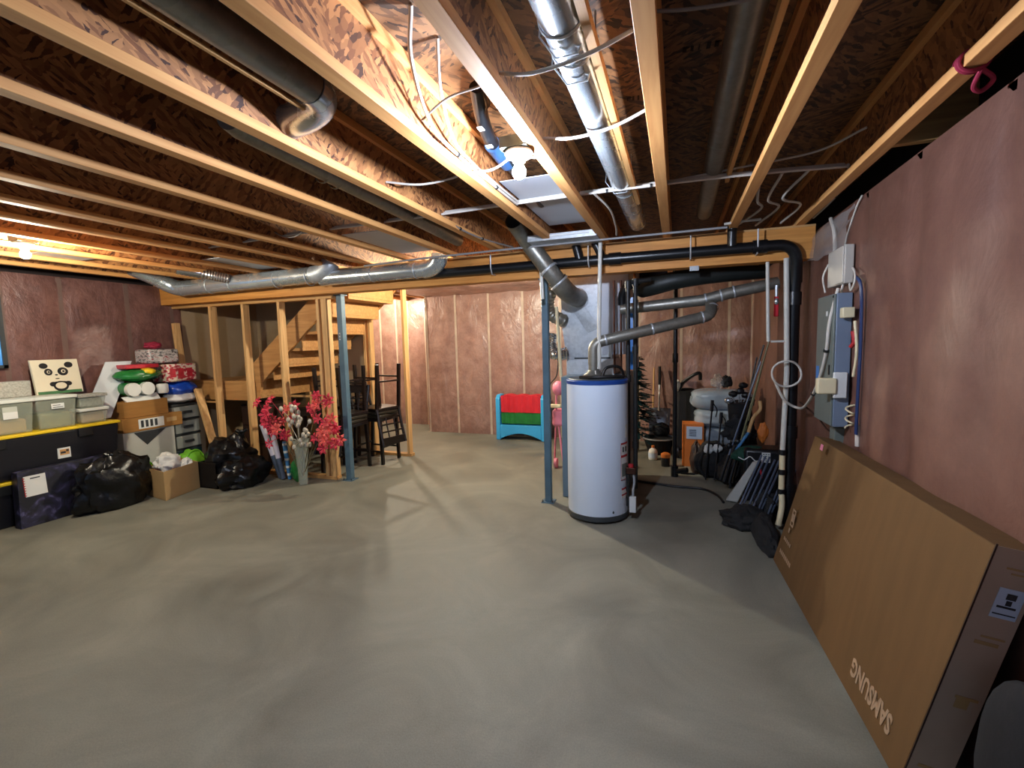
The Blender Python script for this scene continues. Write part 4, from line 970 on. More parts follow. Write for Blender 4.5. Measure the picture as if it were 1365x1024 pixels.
t = clearbin(2.925, 3.165, .987, 1.128, 'grey lidded bin stacked on the low clear bin beside the white board', lidm='woven', x0=-5.81)
MB().box((-5.79, 2.95, 1.0), (-5.69, 3.14, 1.09)).build('contents', M['woven'], t, bevel=.01)
# panda canvas
cz, cy = 1.143, 2.735
K = thing('panda_canvas', 'cream painted canvas of a panda standing on the clear bins', 'painting', (-5.9, 2.93, cz))
Xc = -5.93
sl = lambda z: Xc-.06*(z-cz)/.34
MB().hexa([(Xc-.03, cy, cz), (Xc, cy, cz), (Xc, cy+.385, cz), (Xc-.03, cy+.385, cz)], [(sl(cz+.345)-.03, cy-.0, cz+.345), (sl(cz+.345), cy-.0, cz+.345), (sl(cz+.345), cy+.385, cz+.345), (sl(cz+.345)-.03, cy+.385, cz+.345)]).build('canvas', M['canvas'], K, bevel=.003)
def pd(name, m, *els, lift=.001):
    mb = MB()
    for (u, v, ru, rv) in els:
        z = cz+v; mb.disc((sl(z)+lift, cy+u, z), (0,1,0), (-.06/.34, 0, 1), ru, rv, (.0012, 0, 0), 24)
    return mb.build(name, M[m], K)
MB().hexa([(Xc-.02, cy+.012, cz+.002), (Xc+.0012, cy+.012, cz+.002), (Xc+.0012, cy+.372, cz+.002), (Xc-.02, cy+.372, cz+.002)], [(sl(cz+.03)-.02, cy+.012, cz+.03), (sl(cz+.03)+.0012, cy+.012, cz+.03), (sl(cz+.03)+.0012, cy+.372, cz+.03), (sl(cz+.03)-.02, cy+.372, cz+.03)]).build('grass', M['paintgreen'], K)
pd('ear', 'paintblack', (.095, .285, .035, .028)); pd('ear', 'paintblack', (.30, .288, .036, .03))
pd('eye_patch', 'paintblack', (.125, .222, .033, .034)); pd('eye_patch', 'paintblack', (.243, .222, .044, .042))
pd('eye', 'canvas', (.126, .222, .0135, .015), lift=.0022); pd('eye', 'canvas', (.246, .224, .018, .018), lift=.0022); pd('pupil', 'paintblack', (.127, .222, .009, .010), lift=.0034); pd('pupil', 'paintblack', (.247, .224, .011, .011), lift=.0034)
pd('nose', 'paintblack', (.185, .19, .012, .007)); pd('mouth', 'paintblack', (.187, .152, .018, .005))
pd('arm', 'paintblack', (.145, .098, .03, .024)); pd('arm', 'paintblack', (.268, .098, .03, .024)); pd('body', 'paintblack', (.205, .075, .062, .052)); pd('belly', 'canvas', (.205, .08, .046, .033), lift=.0022)
pd('collar', 'paintblack', (.205, .118, .05, .006), lift=.0032)
t = tag(MB().box((-6.05, 2.25, 1.143), (-5.93, 2.70, 1.295)).build('woven_box', M['woven'], loc=(-6, 2.47, 1.143), bevel=.008), 'pale woven storage box on the bins, left of the panda canvas', 'box')
# leaning white board
u0 = V((-5.70, 3.30, ZL+.005)); 
bd = [V((-5.69, 3.045, ZL+.003)), V((-5.69, 3.30, ZL+.003)), V((-5.86, 3.565, 1.43)), V((-5.86, 3.30, 1.43))]
bd = [V((-5.73, 3.245, .832)), V((-5.72, 3.315, .832)), V((-5.86, 3.57, 1.43)), V((-5.88, 3.29, 1.43)), V((-5.83, 3.17, 1.10))]
bd = [V((-5.625, 3.05, .832)), V((-5.635, 3.20, .832)), V((-5.86, 3.565, 1.43)), V((-5.88, 3.295, 1.43))]
tag(MB().prism([(-5.85, 3.02, .832), (-5.85, 3.29, .832), (-6.06, 3.68, 1.435), (-6.06, 3.41, 1.435)], (.016, 0, .006)).build('white_board', M['melamine'], loc=(-5.85, 3.2, .832), bevel=.002), 'white melamine board leaning behind the bins at the end of the totes', 'board')

# dark flat carton and bin bag in front of the totes
t = thing('flat_carton', 'dark printed flat carton with white label leaning on the totes', 'carton', (-5.5, 2.7, 0))
MB().hexa([(-5.565, 2.31, 0), (-5.475, 2.31, 0), (-5.475, 3.07, 0), (-5.565, 3.07, 0)], [(-5.60, 2.34, .50), (-5.51, 2.34, .50), (-5.51, 3.09, .50), (-5.60, 3.09, .50)]).build('box', M['paintnight'], t, bevel=.003)
xs_ = lambda z: -5.475-.035*z/.5
def cart(y0, y1, z0, z1, o): return MB().hexa([(xs_(z0), y0, z0), (xs_(z0)+o, y0, z0), (xs_(z0)+o, y1, z0), (xs_(z0), y1, z0)], [(xs_(z1), y0, z1), (xs_(z1)+o, y0, z1), (xs_(z1)+o, y1, z1), (xs_(z1), y1, z1)])
lb = cart(2.375, 2.53, .27, .455, .0015).build('label', M['paper'], t)
mb = MB()
for k in range(8): z = .275+.022*k; mb.prism([(xs_(z)+.0016, 2.368, z), (xs_(z)+.0016, 2.386, z+.009), (xs_(z)+.0016, 2.368, z+.018)], (.0008, 0, 0))
mb.build('label_border', M['redink'], lb)
cart(2.42, 2.49, .425, .435, .0024).build('label_print', M['ink'], lb)
def blob(c, r, amp, seed, flat=.0, seg=40, rings=26, pw=1.0):
    """a crumpled bag resting flat on the floor"""
    mb = MB(); st = len(mb.v)
    def f(d):
        q = 1+amp*noise.noise(d*1.7+V((seed, 0, 0)))+amp*.6*noise.noise(d*4+V((0, seed, 0)))+amp*.3*abs(noise.noise(d*9+V((0, 0, seed))))
        return q
    mb.ell(c, r, seg, rings, f)
    mb.v = [(x, y, max(z, flat)) for x, y, z in mb.v]
    return mb
def binbag(name, lab, c, r, seed, knot=None, group='black bin bags on the floor', amp=.28):
    t = thing(name, lab, 'bin bag', (c[0], c[1], 0), group=group)
    blob(c, r, amp, seed, .002).build('sack', M['bag'], t)
    if knot:
        k = V(knot); mb = MB()
        for i in range(5): a = i*1.25+seed; mb.tube(bez([k-V((0,0,.04)), k+V((.02*cos(a), .02*sin(a), .02)), k+V((.07*cos(a), .07*sin(a), .06))]), [.02]*10+[.016]*10+[.006], 7)
        mb.build('gathered_neck', M['bag'], t)
    return t
binbag('bin_bag', 'black bin bag slumped in front of the totes beside the dark flat carton', (-5.33, 2.98, .20), (.17, .33, .30), 3.2, (-5.33, 2.98, .49))
binbag('bin_bag', 'large shiny black bin bag on the floor left of the flowers', (-4.95, 3.96, .22), (.26, .26, .30), 8.1, (-4.85, 4.05, .54))
binbag('bin_bag', 'lower black bin bag spreading on the floor in front of the larger one', (-4.68, 3.88, .12), (.19, .30, .20), 14.7)
t = thing('black_bin', 'black open plastic crate between the card box and the bin bags', 'crate', (-4.96, 3.72, 0))
mb = MB()
for a, b in (((-5.09, 3.66, 0), (-4.80, 3.67, .29)), ((-5.09, 3.66, 0), (-5.08, 3.9, .29)), ((-5.09, 3.66, 0), (-4.80, 3.9, .012)), ((-4.81, 3.66, 0), (-4.80, 3.9, .29))): mb.box(a, b)
mb.build('shell', M['black'], t); MB().box((-5.095, 3.655, .27), (-4.795, 3.672, .295)).build('rim', M['black'], t)
# open carton with white rags
t = thing('open_carton', 'open pale brown carton stuffed with white rags on the floor', 'carton', (-5.25, 3.45, 0))
A0, B0, D0 = V((-4.975, 3.22, 0)), V((-5.06, 3.65, 0)), V((-5.40, 3.30, 0)); C0 = B0+D0-A0
mb = MB()
up = V((0,0,.305))
for p, q in ((A0, B0), (B0, C0), (C0, D0), (D0, A0)):
    n_ = (q-p).cross(V((0,0,1))).normalized()*.006; mb.hexa([p, q, q-n_, p-n_], [p+up, q+up, q+up-n_, p+up-n_])
mb.hexa([A0, B0, C0, D0], [A0+V((0,0,.006)), B0+V((0,0,.006)), C0+V((0,0,.006)), D0+V((0,0,.006))])
mb.build('box', M['cardlight'], t)
for c, r, s, m, l in (((-5.20, 3.42, .33), (.11, .12, .115), 2.0, 'tissue', 'white crumpled rag poking out of the open carton, larger one'), ((-5.12, 3.56, .30), (.06, .06, .06), 5.0, 'tissue', 'small white rag at the right corner of the open carton')):
    tag(blob(c, r, .3, s, -1).build('rag', M[m], loc=c), l, 'rag')
tag(blob((-5.22, 3.46, .15), (.13, .15, .14), .15, 9, .008).build('rag', M['pinktoy'], loc=(-5.22, 3.46, .01)), 'pinkish cloth deep in the open carton under the rags', 'rag')

# cartons, tissue packs and drawers in the corner
tag(MB().box((-6.08, 3.36, 0), (-5.79, 3.92, .64)).build('white_carton', M['cardwhite'], loc=(-5.9, 3.6, 0), bevel=.004), 'white carton at the bottom of the card stack by the totes', 'carton')
tag(MB().prism([(-5.789, 3.47, .63), (-5.789, 3.82, .63), (-5.789, 3.60, .47)], (.004, 0, 0)).build('torn_flap', M['ink'], loc=(-5.79, 3.6, .5)), 'dark torn paper flap hanging over the white carton front', 'paper flap')
t = thing('brown_carton', 'brown carton with a white printed label, middle of the card stack', 'carton', (-5.9, 3.7, .64))
MB().box((-6.10, 3.36, .642), (-5.775, 4.02, .80)).build('box', M['card'], t, bevel=.004)
lb = MB().box((-5.7745, 3.52, .665), (-5.7735, 3.80, .775)).build('label', M['paper'], t)
mb = MB()
for k in range(4): mb.box((-5.7736, 3.545+.05*k, .68), (-5.7728, 3.575+.05*k, .76))
mb.build('label_print', M['ink'], lb)
MB().box((-5.7745, 3.83, .70), (-5.7735, 3.95, .75)).build('label', M['cardlight'], t)
t = thing('brown_carton', 'plain brown carton topmost in the card stack beside the board', 'carton', (-5.9, 3.63, .80))
MB().box((-6.08, 3.40, .802), (-5.80, 3.88, .985)).build('box', M['card'], t, bevel=.004)
MB().hexa([(-5.83, 3.44, .985), (-5.795, 3.44, .985), (-5.795, 3.80, .985), (-5.83, 3.80, .985)], [(-5.86, 3.42, 1.04), (-5.855, 3.42, 1.04), (-5.855, 3.80, 1.06), (-5.86, 3.80, 1.06)]).build('white_flap', M['paper'], t)
def rolls(lab, x, y, z, nx, ny, nz, r, h, m, band, axis='z', group='packs of paper rolls in the corner'):
    t = thing('paper_roll_pack', lab, 'paper roll pack', (x, y, z), group=group)
    for k in range(nz):
        mb = MB()
        for i in range(nx):
            for j in range(ny):
                if axis == 'z': mb.lathe([(r*.85, 0), (r, .015), (r, h-.015), (r*.85, h), (r*.3, h-.01)], 18, (x-2*r*i-r, y+2*r*j+r, z+k*h))
                else: mb.tube([(x, y+2*r*j+r, z+r+2*r*k), (x-h, y+2*r*j+r, z+r+2*r*k)], r, 18)
        mb.build('roll_layer', M[m], t)
    if band:
        bm_, z0, z1 = band
        mb = MB()
        X0_, Y1 = x+.003, y+2*r*ny+.003
        # wrapper bulging over each roll
        for j in range(ny):
            mb.lathe([(r+.002, z0-z), (r+.004, (z0+z1)/2-z), (r+.002, z1-z)], 18, (x-r, y+2*r*j+r, z), False) if axis == 'z' else mb.tube([(x-.02-(z0), y+2*r*j+r, z+r), (x-.02-z1, y+2*r*j+r, z+r)], r+.003, 18, False)
        mb.build('wrapper_band', M[bm_], t)
    return t
rolls('green wrapped pack of paper towels lying on the card stack', -5.78, 3.44, 1.045, 1, 2, 1, .075, .33, 'tissue', ('packgreen', .03, .26), 'x')
t = thing('paper_roll_pack', 'dark green and yellow wrapped pack on top of the paper towels', 'paper roll pack', (-5.9, 3.6, 1.2), group='packs of paper rolls in the corner')
blob((-5.93, 3.66, 1.275), (.14, .25, .075), .1, 4.4, -1).build('wrapper', M['packgreen'], t)
blob((-5.86, 3.72, 1.31), (.08, .08, .045), .1, 1.4, -1).build('yellow_print', M['yellow'], t)
tag(MB().box((-6.08, 3.50, 1.352), (-5.86, 3.86, 1.40)).build('red_box', M['packred'], loc=(-6, 3.7, 1.352), bevel=.01), 'small dark red box among the paper packs in the corner', 'box')
rolls('single loose toilet roll standing between the green and blue packs', -5.78, 3.80, 1.045, 1, 1, 1, .06, .11, 'tissue', None)
t = thing('drawer_tower', 'smoky plastic drawer tower behind the card stack', 'drawer tower', (-5.97, 4.12, 0))
MB().box((-6.16, 3.94, 0), (-5.83, 4.28, .30)).build('base', M['teal'], t, bevel=.006)
for k in range(3):
    z = .305+.185*k
    MB().box((-6.16, 3.94, z), (-5.83, 4.28, z+.02)).build('rail', M['drawerdark'], t)
    d = MB().box((-6.14, 3.955, z+.025), (-5.815, 4.265, z+.175)).build('drawer', M['drawer'], t, bevel=.006)
    MB().box((-5.815, 4.05, z+.09), (-5.80, 4.17, z+.12)).build('handle', M['drawerdark'], d, bevel=.004)
MB().box((-6.16, 3.94, .86), (-5.83, 4.28, .885)).build('top', M['drawerdark'], t)
t = thing('paper_roll_pack', 'shiny blue wrapped pack on the plastic drawer tower', 'paper roll pack', (-5.97, 4.1, .886), group='packs of paper rolls in the corner')
blob((-5.97, 4.14, 1.07), (.17, .21, .10), .12, 6.6, -1).build('wrapper', M['packblue'], t)
blob((-5.95, 4.12, .955), (.18, .20, .068), .12, 2.6, -1).build('wrapper', M['packwhite'], t)
t = thing('paper_roll_pack', 'red and white printed pack stacked over the blue pack', 'paper roll pack', (-5.95, 4.1, 1.17), group='packs of paper rolls in the corner')
MB().box((-6.1, 3.92, 1.165), (-5.82, 4.29, 1.385)).build('wrapper', M['printred'], t, bevel=.02)
mb = MB()
for y in (3.95, 4.05, 4.16): mb.box((-5.821, y, 1.22), (-5.8185, y+.07, 1.33))
mb.build('red_print', M['packred'], t)
t = thing('paper_roll_pack', 'grey and white printed pack topmost in the corner against the pink wall', 'paper roll pack', (-6.0, 3.9, 1.39), group='packs of paper rolls in the corner')
MB().box((-6.13, 3.76, 1.402), (-5.87, 4.12, 1.57)).build('wrapper', M['printgrey'], t, bevel=.025)
tag(blob((-6.0, 3.9, 1.615), (.07, .09, .04), .3, 3.3, -1).build('ribbon', M['rope'], loc=(-6, 3.9, 1.57)), 'dark red ribbon bow on top of the white pack', 'ribbon')
for c, l, s in (((-5.55, 3.35, .12), 'lime green cloth bag squeezed between the totes and the open carton', 2.2), ((-5.55, 3.92, .14), 'lime green cloth bag behind the open carton in front of the drawers', 7.2)):
    t = thing('shopping_bag', l, 'bag', (c[0], c[1], 0), group='lime green cloth bags')
    blob(c, (.13, .17, .20), .2, s, .002).build('body', M['green'], t)
    MB().tube(bez([(c[0]+.05, c[1]-.12, .24), (c[0]+.06, c[1]-.04, .33), (c[0]+.05, c[1]+.06, .33), (c[0]+.05, c[1]+.13, .24)]), .014, 8).build('handle', M['green'], t)

# ------------------------------------------------------------------ wrapping rolls, vase and flowers
for k, (a, b, m, l, r) in enumerate((((-4.44, 4.19, .01), (-4.60, 4.12, .66), 'wrap', 'pale gift wrap roll leaning on the partition, left one', .028), ((-4.37, 4.16, .01), (-4.47, 4.13, .60), 'wrap', 'pale gift wrap roll leaning on the partition, right one', .028), ((-4.29, 4.18, .01), (-4.31, 4.15, .46), 'wrapblue', 'short blue patterned gift wrap roll beside the pale rolls', .024))):
    t = thing('gift_wrap_roll', l, 'gift wrap', a, group='gift wrap rolls by the flowers')
    MB().tube([a, b], r, 14).build('roll', M[m], t)
    if m == 'wrap':
        q = V(a).lerp(V(b), .42); MB().tube([V(a), q], r+.002, 14).build('blue_end', M['steeltube'], t)
    else:
        mb = MB()
        for j in range(5): q = V(a).lerp(V(b), .1+.2*j); mb.tube([q, V(a).lerp(V(b), .16+.2*j)], r+.002, 14)
        mb.build('stripe', M['paper'], t)
tag(blob((-4.13, 4.16, .13), (.10, .07, .14), .15, 5.5, .002).build('ornament_bag', M['packgreen'], loc=(-4.13, 4.16, 0)), 'green and blue bag on the floor behind the vase', 'bag')
Vs = thing('glass_vase', 'tall clear glass vase of artificial flowers by the partition', 'vase', (-3.975, 4.06, 0))
prof = [(.045, 0), (.05, .01), (.052, .12), (.062, .3), (.085, .47), (.095, .52)]
MB().lathe(prof+[(r-.004, z) for r, z in prof[::-1][:-1]]+[(.03, .012)], 28, (-3.975, 4.06, 0)).build('glass', M['glass'], Vs)
def flower(mb, c, d, r, petals=6):
    c, d = V(c), V(d).normalized(); u = d.orthogonal().normalized(); w = d.cross(u)
    for k in range(petals):
        a = 2*pi*k/petals+c.x*20; e = u*cos(a)+w*sin(a); s = d.cross(e).normalized()
        tip = c+e*r+d*r*.25; mid = c+e*r*.55+d*r*.42
        b = c-d*r*.1
        mb.add([b, mid+s*r*.24, tip, mid-s*r*.24, mid+d*r*.03, b-d*.004+e*.004, ], [(0,1,4), (1,2,4), (2,3,4), (3,0,4), (0,3,2,1)])
def spray(lab, root, tip, blooms, m, r, group, mats='petal', buds=False):
    t = thing('flower_stem', lab, 'artificial flower', root, group=group)
    root, tip = V(root), V(tip); mid = root.lerp(tip, .55)+V((0, 0, .05))
    pth = bez([root, mid, tip]); MB().tube(pth, .005, 6).build('stem', M['stem'], t)
    R = random.Random(int(abs(tip.x*991+tip.z*77)))
    for i in range(blooms):
        off = V((R.uniform(-1, 1)*.13, R.uniform(-1, 1)*.09, R.uniform(-.16, .13)))
        c = tip+off; d = V((off.x*3+.1, -1+R.uniform(-.4, .4), .35+off.z*2))
        mb = MB()
        if buds: mb.ell(c, (r*.42, r*.42, r*.6), 8, 6)
        else: flower(mb, c, d, r*R.uniform(.85, 1.15))
        mb.tube(bez([tip+V((0,0,-.12)), tip.lerp(c, .5)+V((0,0,-.05)), c], 4), .003, 5)
        mb.build('bloom', M[m if R.random() < .7 or buds else mats], t, smooth=buds)
    return t
sp = [('red lily spray at the far left of the vase, over the gift wrap rolls', (-3.99, 4.05, .10), (-4.36, 4.02, .80), 9, 'petal'),
      ('red lily spray drooping lowest on the left side of the vase', (-3.98, 4.07, .10), (-4.28, 4.03, .64), 7, 'petal'),
      ('upper left red lily spray next to the silver sprays', (-3.985, 4.06, .10), (-4.16, 4.05, .84), 6, 'petal'),
      ('tall red lily spray highest above the vase', (-3.97, 4.05, .10), (-3.66, 4.03, .98), 7, 'petal'),
      ('red lily spray right of the vase in front of the double stud', (-3.965, 4.06, .10), (-3.60, 4.04, .80), 7, 'petal'),
      ('coral lily spray lowest on the right side of the vase', (-3.965, 4.05, .10), (-3.56, 3.99, .62), 10, 'petalpink')]
for l, a, b, n, m in sp: spray(l, a, b, n, m, .075, 'red lily sprays in the glass vase', 'petalpink' if m == 'petal' else 'petal')
spray('silver beaded spray in the middle of the vase, higher one', (-3.975, 4.05, .10), (-3.98, 4.02, .78), 18, 'petalsilver', .05, 'silver sprays in the glass vase', buds=True)
spray('silver beaded spray in the middle of the vase, lower one', (-3.97, 4.07, .10), (-3.93, 3.99, .62), 18, 'petalsilver', .05, 'silver sprays in the glass vase', buds=True)

# ------------------------------------------------------------------ dining table with upturned chairs
T = thing('dining_table', 'dark dining table behind the partition, left of the stacked chairs', 'table', (-4.45, 5.15, 0))
MB().box((-4.80, 4.80, .735), (-4.17, 5.48, .765)).build('tabletop', M['darkwood'], T, bevel=.004)
for a, b in (((-4.77, 4.84, .64), (-4.20, 4.865, .735)), ((-4.77, 5.415, .64), (-4.20, 5.44, .735)), ((-4.225, 4.866, .64), (-4.20, 5.414, .735)), ((-4.77, 4.866, .64), (-4.745, 5.414, .735))): MB().box(a, b).build('apron', M['darkwood'], T)
for x, y in ((-4.24, 4.90), (-4.24, 5.38), (-4.73, 4.90), (-4.73, 5.38)): MB().hexa([(x-.022, y-.022, 0), (x+.022, y-.022, 0), (x+.022, y+.022, 0), (x-.022, y+.022, 0)], [(x-.032, y-.032, .64), (x+.032, y-.032, .64), (x+.032, y+.032, .64), (x-.032, y+.032, .64)]).build('leg', M['darkwood'], T)
def make_chair(lab):
    """tall dining chair with a lattice back"""
    t = thing('dining_chair', lab, 'chair', group='dark tall dining chairs stacked in pairs')
    kw = dict(world=False); K_ = .565
    MB().box((-.215, -.20, K_), (.215, .22, K_+.04)).build('seat_frame', M['darkwood'], t, bevel=.006, **kw)
    MB().box((-.21, -.19, K_+.04), (.21, .215, K_+.085)).build('seat_pad', M['seatpad'], t, bevel=.015, **kw)
    for sx in (-1, 1):
        MB().bar((sx*.185, .205, 0), (sx*.185, .19, K_), .036, .036).build('leg', M['darkwood'], t, **kw)
        MB().bar((sx*.185, -.23, 0), (sx*.185, -.19, K_+.01), .036, .036).build('leg', M['darkwood'], t, **kw)
        MB().tube([(sx*.185, -.19, K_+.01), (sx*.187, -.22, K_+.2), (sx*.19, -.29, K_+.48)], .020, 6).build('back_post', M['darkwood'], t, **kw)
    def bk(z): z -= K_; return -.19-.03*max(0, z)/.2 if z < .2 else -.22-.07*(z-.2)/.28
    MB().bar((-.19, bk(K_+.43), K_+.43), (.19, bk(K_+.43), K_+.43), .018, .10).build('top_rail', M['darkwood'], t, **kw)
    for z in (.13, .22, .31): MB().bar((-.185, bk(K_+z), K_+z), (.185, bk(K_+z), K_+z), .014, .018).build('lattice_rail', M['darkwood'], t, **kw)
    for x in (-.065, .065): MB().tube([(x, bk(K_+.13), K_+.13), (x, bk(K_+.22), K_+.22), (x, bk(K_+.40), K_+.40)], .009, 6).build('lattice_slat', M['darkwood'], t, **kw)
    for a, b in (((-.185, -.215, .17), (-.185, .195, .17)), ((.185, -.215, .17), (.185, .195, .17)), ((-.185, .195, .22), (.185, .195, .22)), ((-.185, -.215, .22), (.185, -.215, .22))): MB().bar(a, b, .018, .022).build('stretcher', M['darkwood'], t, **kw)
    return t
C0_ = make_chair('upright dark chair at the bottom of the right-hand chair stack by the door jamb')
C0_.location = (-3.80, 5.22, 0); C0_.rotation_euler = (0, 0, radians(-90))
def upturn(o, x, y, rz): o.location = (x, y, 2*(.565+.0865)); o.rotation_euler = (pi, 0, rz)
c = copy_tree(C0_); c['label'] = 'upturned dark chair on the right-hand stack, its lattice back hanging to the right'; upturn(c, -3.76, 5.22, radians(-104))
c = copy_tree(C0_); c['label'] = 'upright dark chair at the bottom of the left-hand stack behind the blue grey post'; c.location = (-3.90, 4.70, 0); c.rotation_euler = (0, 0, radians(-176))
c = copy_tree(C0_); c['label'] = 'upturned dark chair on the left-hand stack behind the blue grey post'; upturn(c, -3.90, 4.68, radians(176))
t = thing('dresser', 'dark brown dresser under the stair landing', 'dresser', (-5.28, 4.85, 0))
MB().box((-5.50, 4.62, .02), (-5.05, 5.1, .80)).build('carcass', M['brownpanel'], t, bevel=.006)
for z in (.06, .30, .54):
    d = MB().box((-5.48, 4.605, z), (-5.07, 4.62, z+.22)).build('drawer', M['brownpanel'], t, bevel=.004)
    MB().ell((-5.275, 4.598, z+.11), (.014, .012, .014), 10, 8).build('knob', M['darkgrey'], d)
for x in (-5.48, -5.09): MB().box((x, 4.64, 0), (x+.03, 4.67, .02)).build('foot', M['black'], t)
# ------------------------------------------------------------------ far right storage
t = thing('jug', 'small white jug with orange cap on the floor by the far pipe', 'jug', (-.28, 6.13, 0))
MB().lathe([(.05, 0), (.056, .01), (.056, .10), (.045, .13), (.018, .15), (.018, .16)], 20, (-.28, 6.13, 0)).build('bottle', M['paper'], t)
MB().lathe([(.0575, .03), (.0575, .09)], 20, (-.28, 6.13, 0), False).build('label', M['paperblue'], t); MB().lathe([(.02, .155), (.02, .18), (.0, .181)], 14, (-.28, 6.13, 0)).build('cap', M['orange'], t)
t = thing('spray_can', 'short black tub with orange lid on the floor by the far pipe', 'tub', (-.12, 5.84, 0))
MB().lathe([(.05, 0), (.052, .10), (.05, .105)], 20, (-.12, 5.84, 0)).build('tub', M['black'], t); MB().lathe([(.05, .105), (.055, .11), (.055, .15), (.03, .165), (0, .167)], 20, (-.12, 5.84, 0)).build('lid', M['orange'], t)
t = thing('basin', 'dark basin with pale rim behind the white jug', 'basin', (-.22, 6.5, 0))
MB().lathe([(.14, 0), (.20, .20), (.205, .21)], 28, (-.22, 6.5, 0)).build('tub', M['navy'], t); MB().tube([(-.22+.205*cos(a), 6.5+.205*sin(a), .212) for a in [i*2*pi/30 for i in range(30)]], .010, 8, closed=True).build('rim', M['pex'], t)
tag(blob((-.20, 6.62, .30), (.12, .10, .09), .15, 3, -1).build('black_cloth', M['blackcloth'], loc=(-.2, 6.62, .22)), 'black cloth heaped in the dark basin below the shovel', 'cloth')
t = thing('snow_shovel', 'grey bladed snow shovel leaning upright on the far wall', 'shovel', (-.23, 6.9, .3))
MB().tube([(-.23, 6.86, .52), (-.23, 7.0, .88)], .014, 10).build('shaft', M['galv'], t); MB().tube([(-.23, 7.0, .88), (-.23, 7.06, 1.14)], .02, 10).build('handle', M['navy'], t)
mb = MB(); vs = []
for j in range(7):
    for i in range(9):
        u, v = i/8-.5, j/6; vs.append((-.23+u*(.26+.05*v), 6.80+.05*(1-4*u*u)*v+.06*v, .16+.40*v))
mb.add(vs, [(j*9+i, j*9+i+1, (j+1)*9+i+1, (j+1)*9+i) for j in range(6) for i in range(8)])
o = mb.build('blade', M['shovelgrey'], t); m_ = o.modifiers.new('thick', 'SOLIDIFY'); m_.thickness = .006
tag(MB().tube([(-.33, 6.95, .0), (-.31, 7.08, 1.12)], .012, 8).build('broom_handle', M['lz'], loc=(-.33, 6.95, 0)), 'thin wooden broom handle leaning left of the shovel', 'broom')
t = thing('artificial_tree', 'dark artificial tree half hidden behind the gas pipes', 'artificial tree', (-.52, 6.6, 0))
MB().tube([(-.50, 6.6, 0), (-.50, 6.6, 1.3)], .014, 8).build('trunk', M['stem'], t)
mb = MB(); R = random.Random(4)
for k in range(200):
    z = R.uniform(.25, 1.3); a = R.uniform(0, 2*pi); L_ = .30*(1.45-z)*R.uniform(.6, 1); d = V((cos(a), sin(a), R.uniform(-.35, .1))); p = V((-.5, 6.6, z)); s = V((-sin(a), cos(a), 0))
    for q in range(5):
        c_ = p+d*L_*(.25+.18*q); mb.add([c_-s*.035, c_+d*.05, c_+s*.035, c_+V((0,0,.012))], [(0,1,3), (1,2,3), (2,0,3), (0,2,1)])
o = mb.build('needles', M['teal'], t); o['kind'] = 'stuff'
t = thing('folded_stroller', 'black folded stroller standing behind the black pipe', 'stroller', (.08, 6.35, 0))
MB().hexa([(-.02, 6.25, .10), (.26, 6.25, .10), (.26, 6.5, .10), (-.02, 6.5, .10)], [(-.0, 6.28, .90), (.24, 6.28, .90), (.22, 6.45, .90), (.0, 6.45, .90)]).build('body', M['blackcloth'], t, bevel=.04)
MB().tube(bez([(.03, 6.3, .88), (.08, 6.28, .98), (.20, 6.22, 1.08), (.27, 6.22, 1.10), (.28, 6.24, 1.02)]), .022, 10).build('handle', M['black'], t)
MB().tube(bez([(-.0, 6.3, .88), (.02, 6.26, .96), (.0, 6.24, 1.0)]), .03, 10).build('grip', M['paper'], t)
for x in (.0, .22): MB().disc((x, 6.3, .09), (0,1,0), (0,0,1), .09, .09, (.03, 0, 0)).build('wheel', M['black'], t)
t = thing('orange_carton', 'orange printed carton with a white panel in front of the stroller', 'carton', (.18, 6.0, 0))
MB().box((.07, 5.88, 0), (.31, 6.1, .52)).build('box', M['orange'], t, bevel=.004)
lb = MB().box((.115, 5.876, .34), (.29, 5.88, .49)).build('label', M['paperblue'], t)
mb = MB()
for k in range(4): mb.box((.145, 5.874, .375+.022*k), (.225, 5.876, .385+.022*k))
mb.build('label_print', M['steeltube'], lb)
for k, (l, z, w) in enumerate((('lowest shrink wrapped grey bale in the far storage stack', .0, .0), ('second shrink wrapped grey bale from the floor', .22, .01), ('third shrink wrapped grey bale from the floor', .44, .02), ('topmost shrink wrapped grey bale in the far storage stack', .66, .06))):
    mb = MB(); c_ = (.52, 6.2, z+.125); hh = .125 if k < 3 else .135
    def sq(d, s=k):
        e = 1/max((abs(d.x)**4+abs(d.y)**4+abs(d.z)**4)**.25, .1); return e*(1+.07*noise.noise(d*2.4+V((s, 0, 0)))+.03*noise.noise(d*7+V((s, 3, 0))))
    mb.ell(c_, (.29+w, .22, hh*.92), 40, 24, sq); tag(mb.build('wrapped_bale', M['wrapgrey'], loc=(.52, 6.2, z)), l, 'bale', 'stack of shrink wrapped grey bales')
t = thing('plastic_bag', 'wisp of clear plastic and black strap on the top bale', 'plastic', (.62, 6.2, .93))
blob((.48, 6.2, 1.0), (.07, .05, .08), .4, 4, -1).build('wisp', M['film'], t); blob((.58, 6.2, 1.0), (.06, .05, .07), .4, 9, -1).build('strap', M['blackcloth'], t)
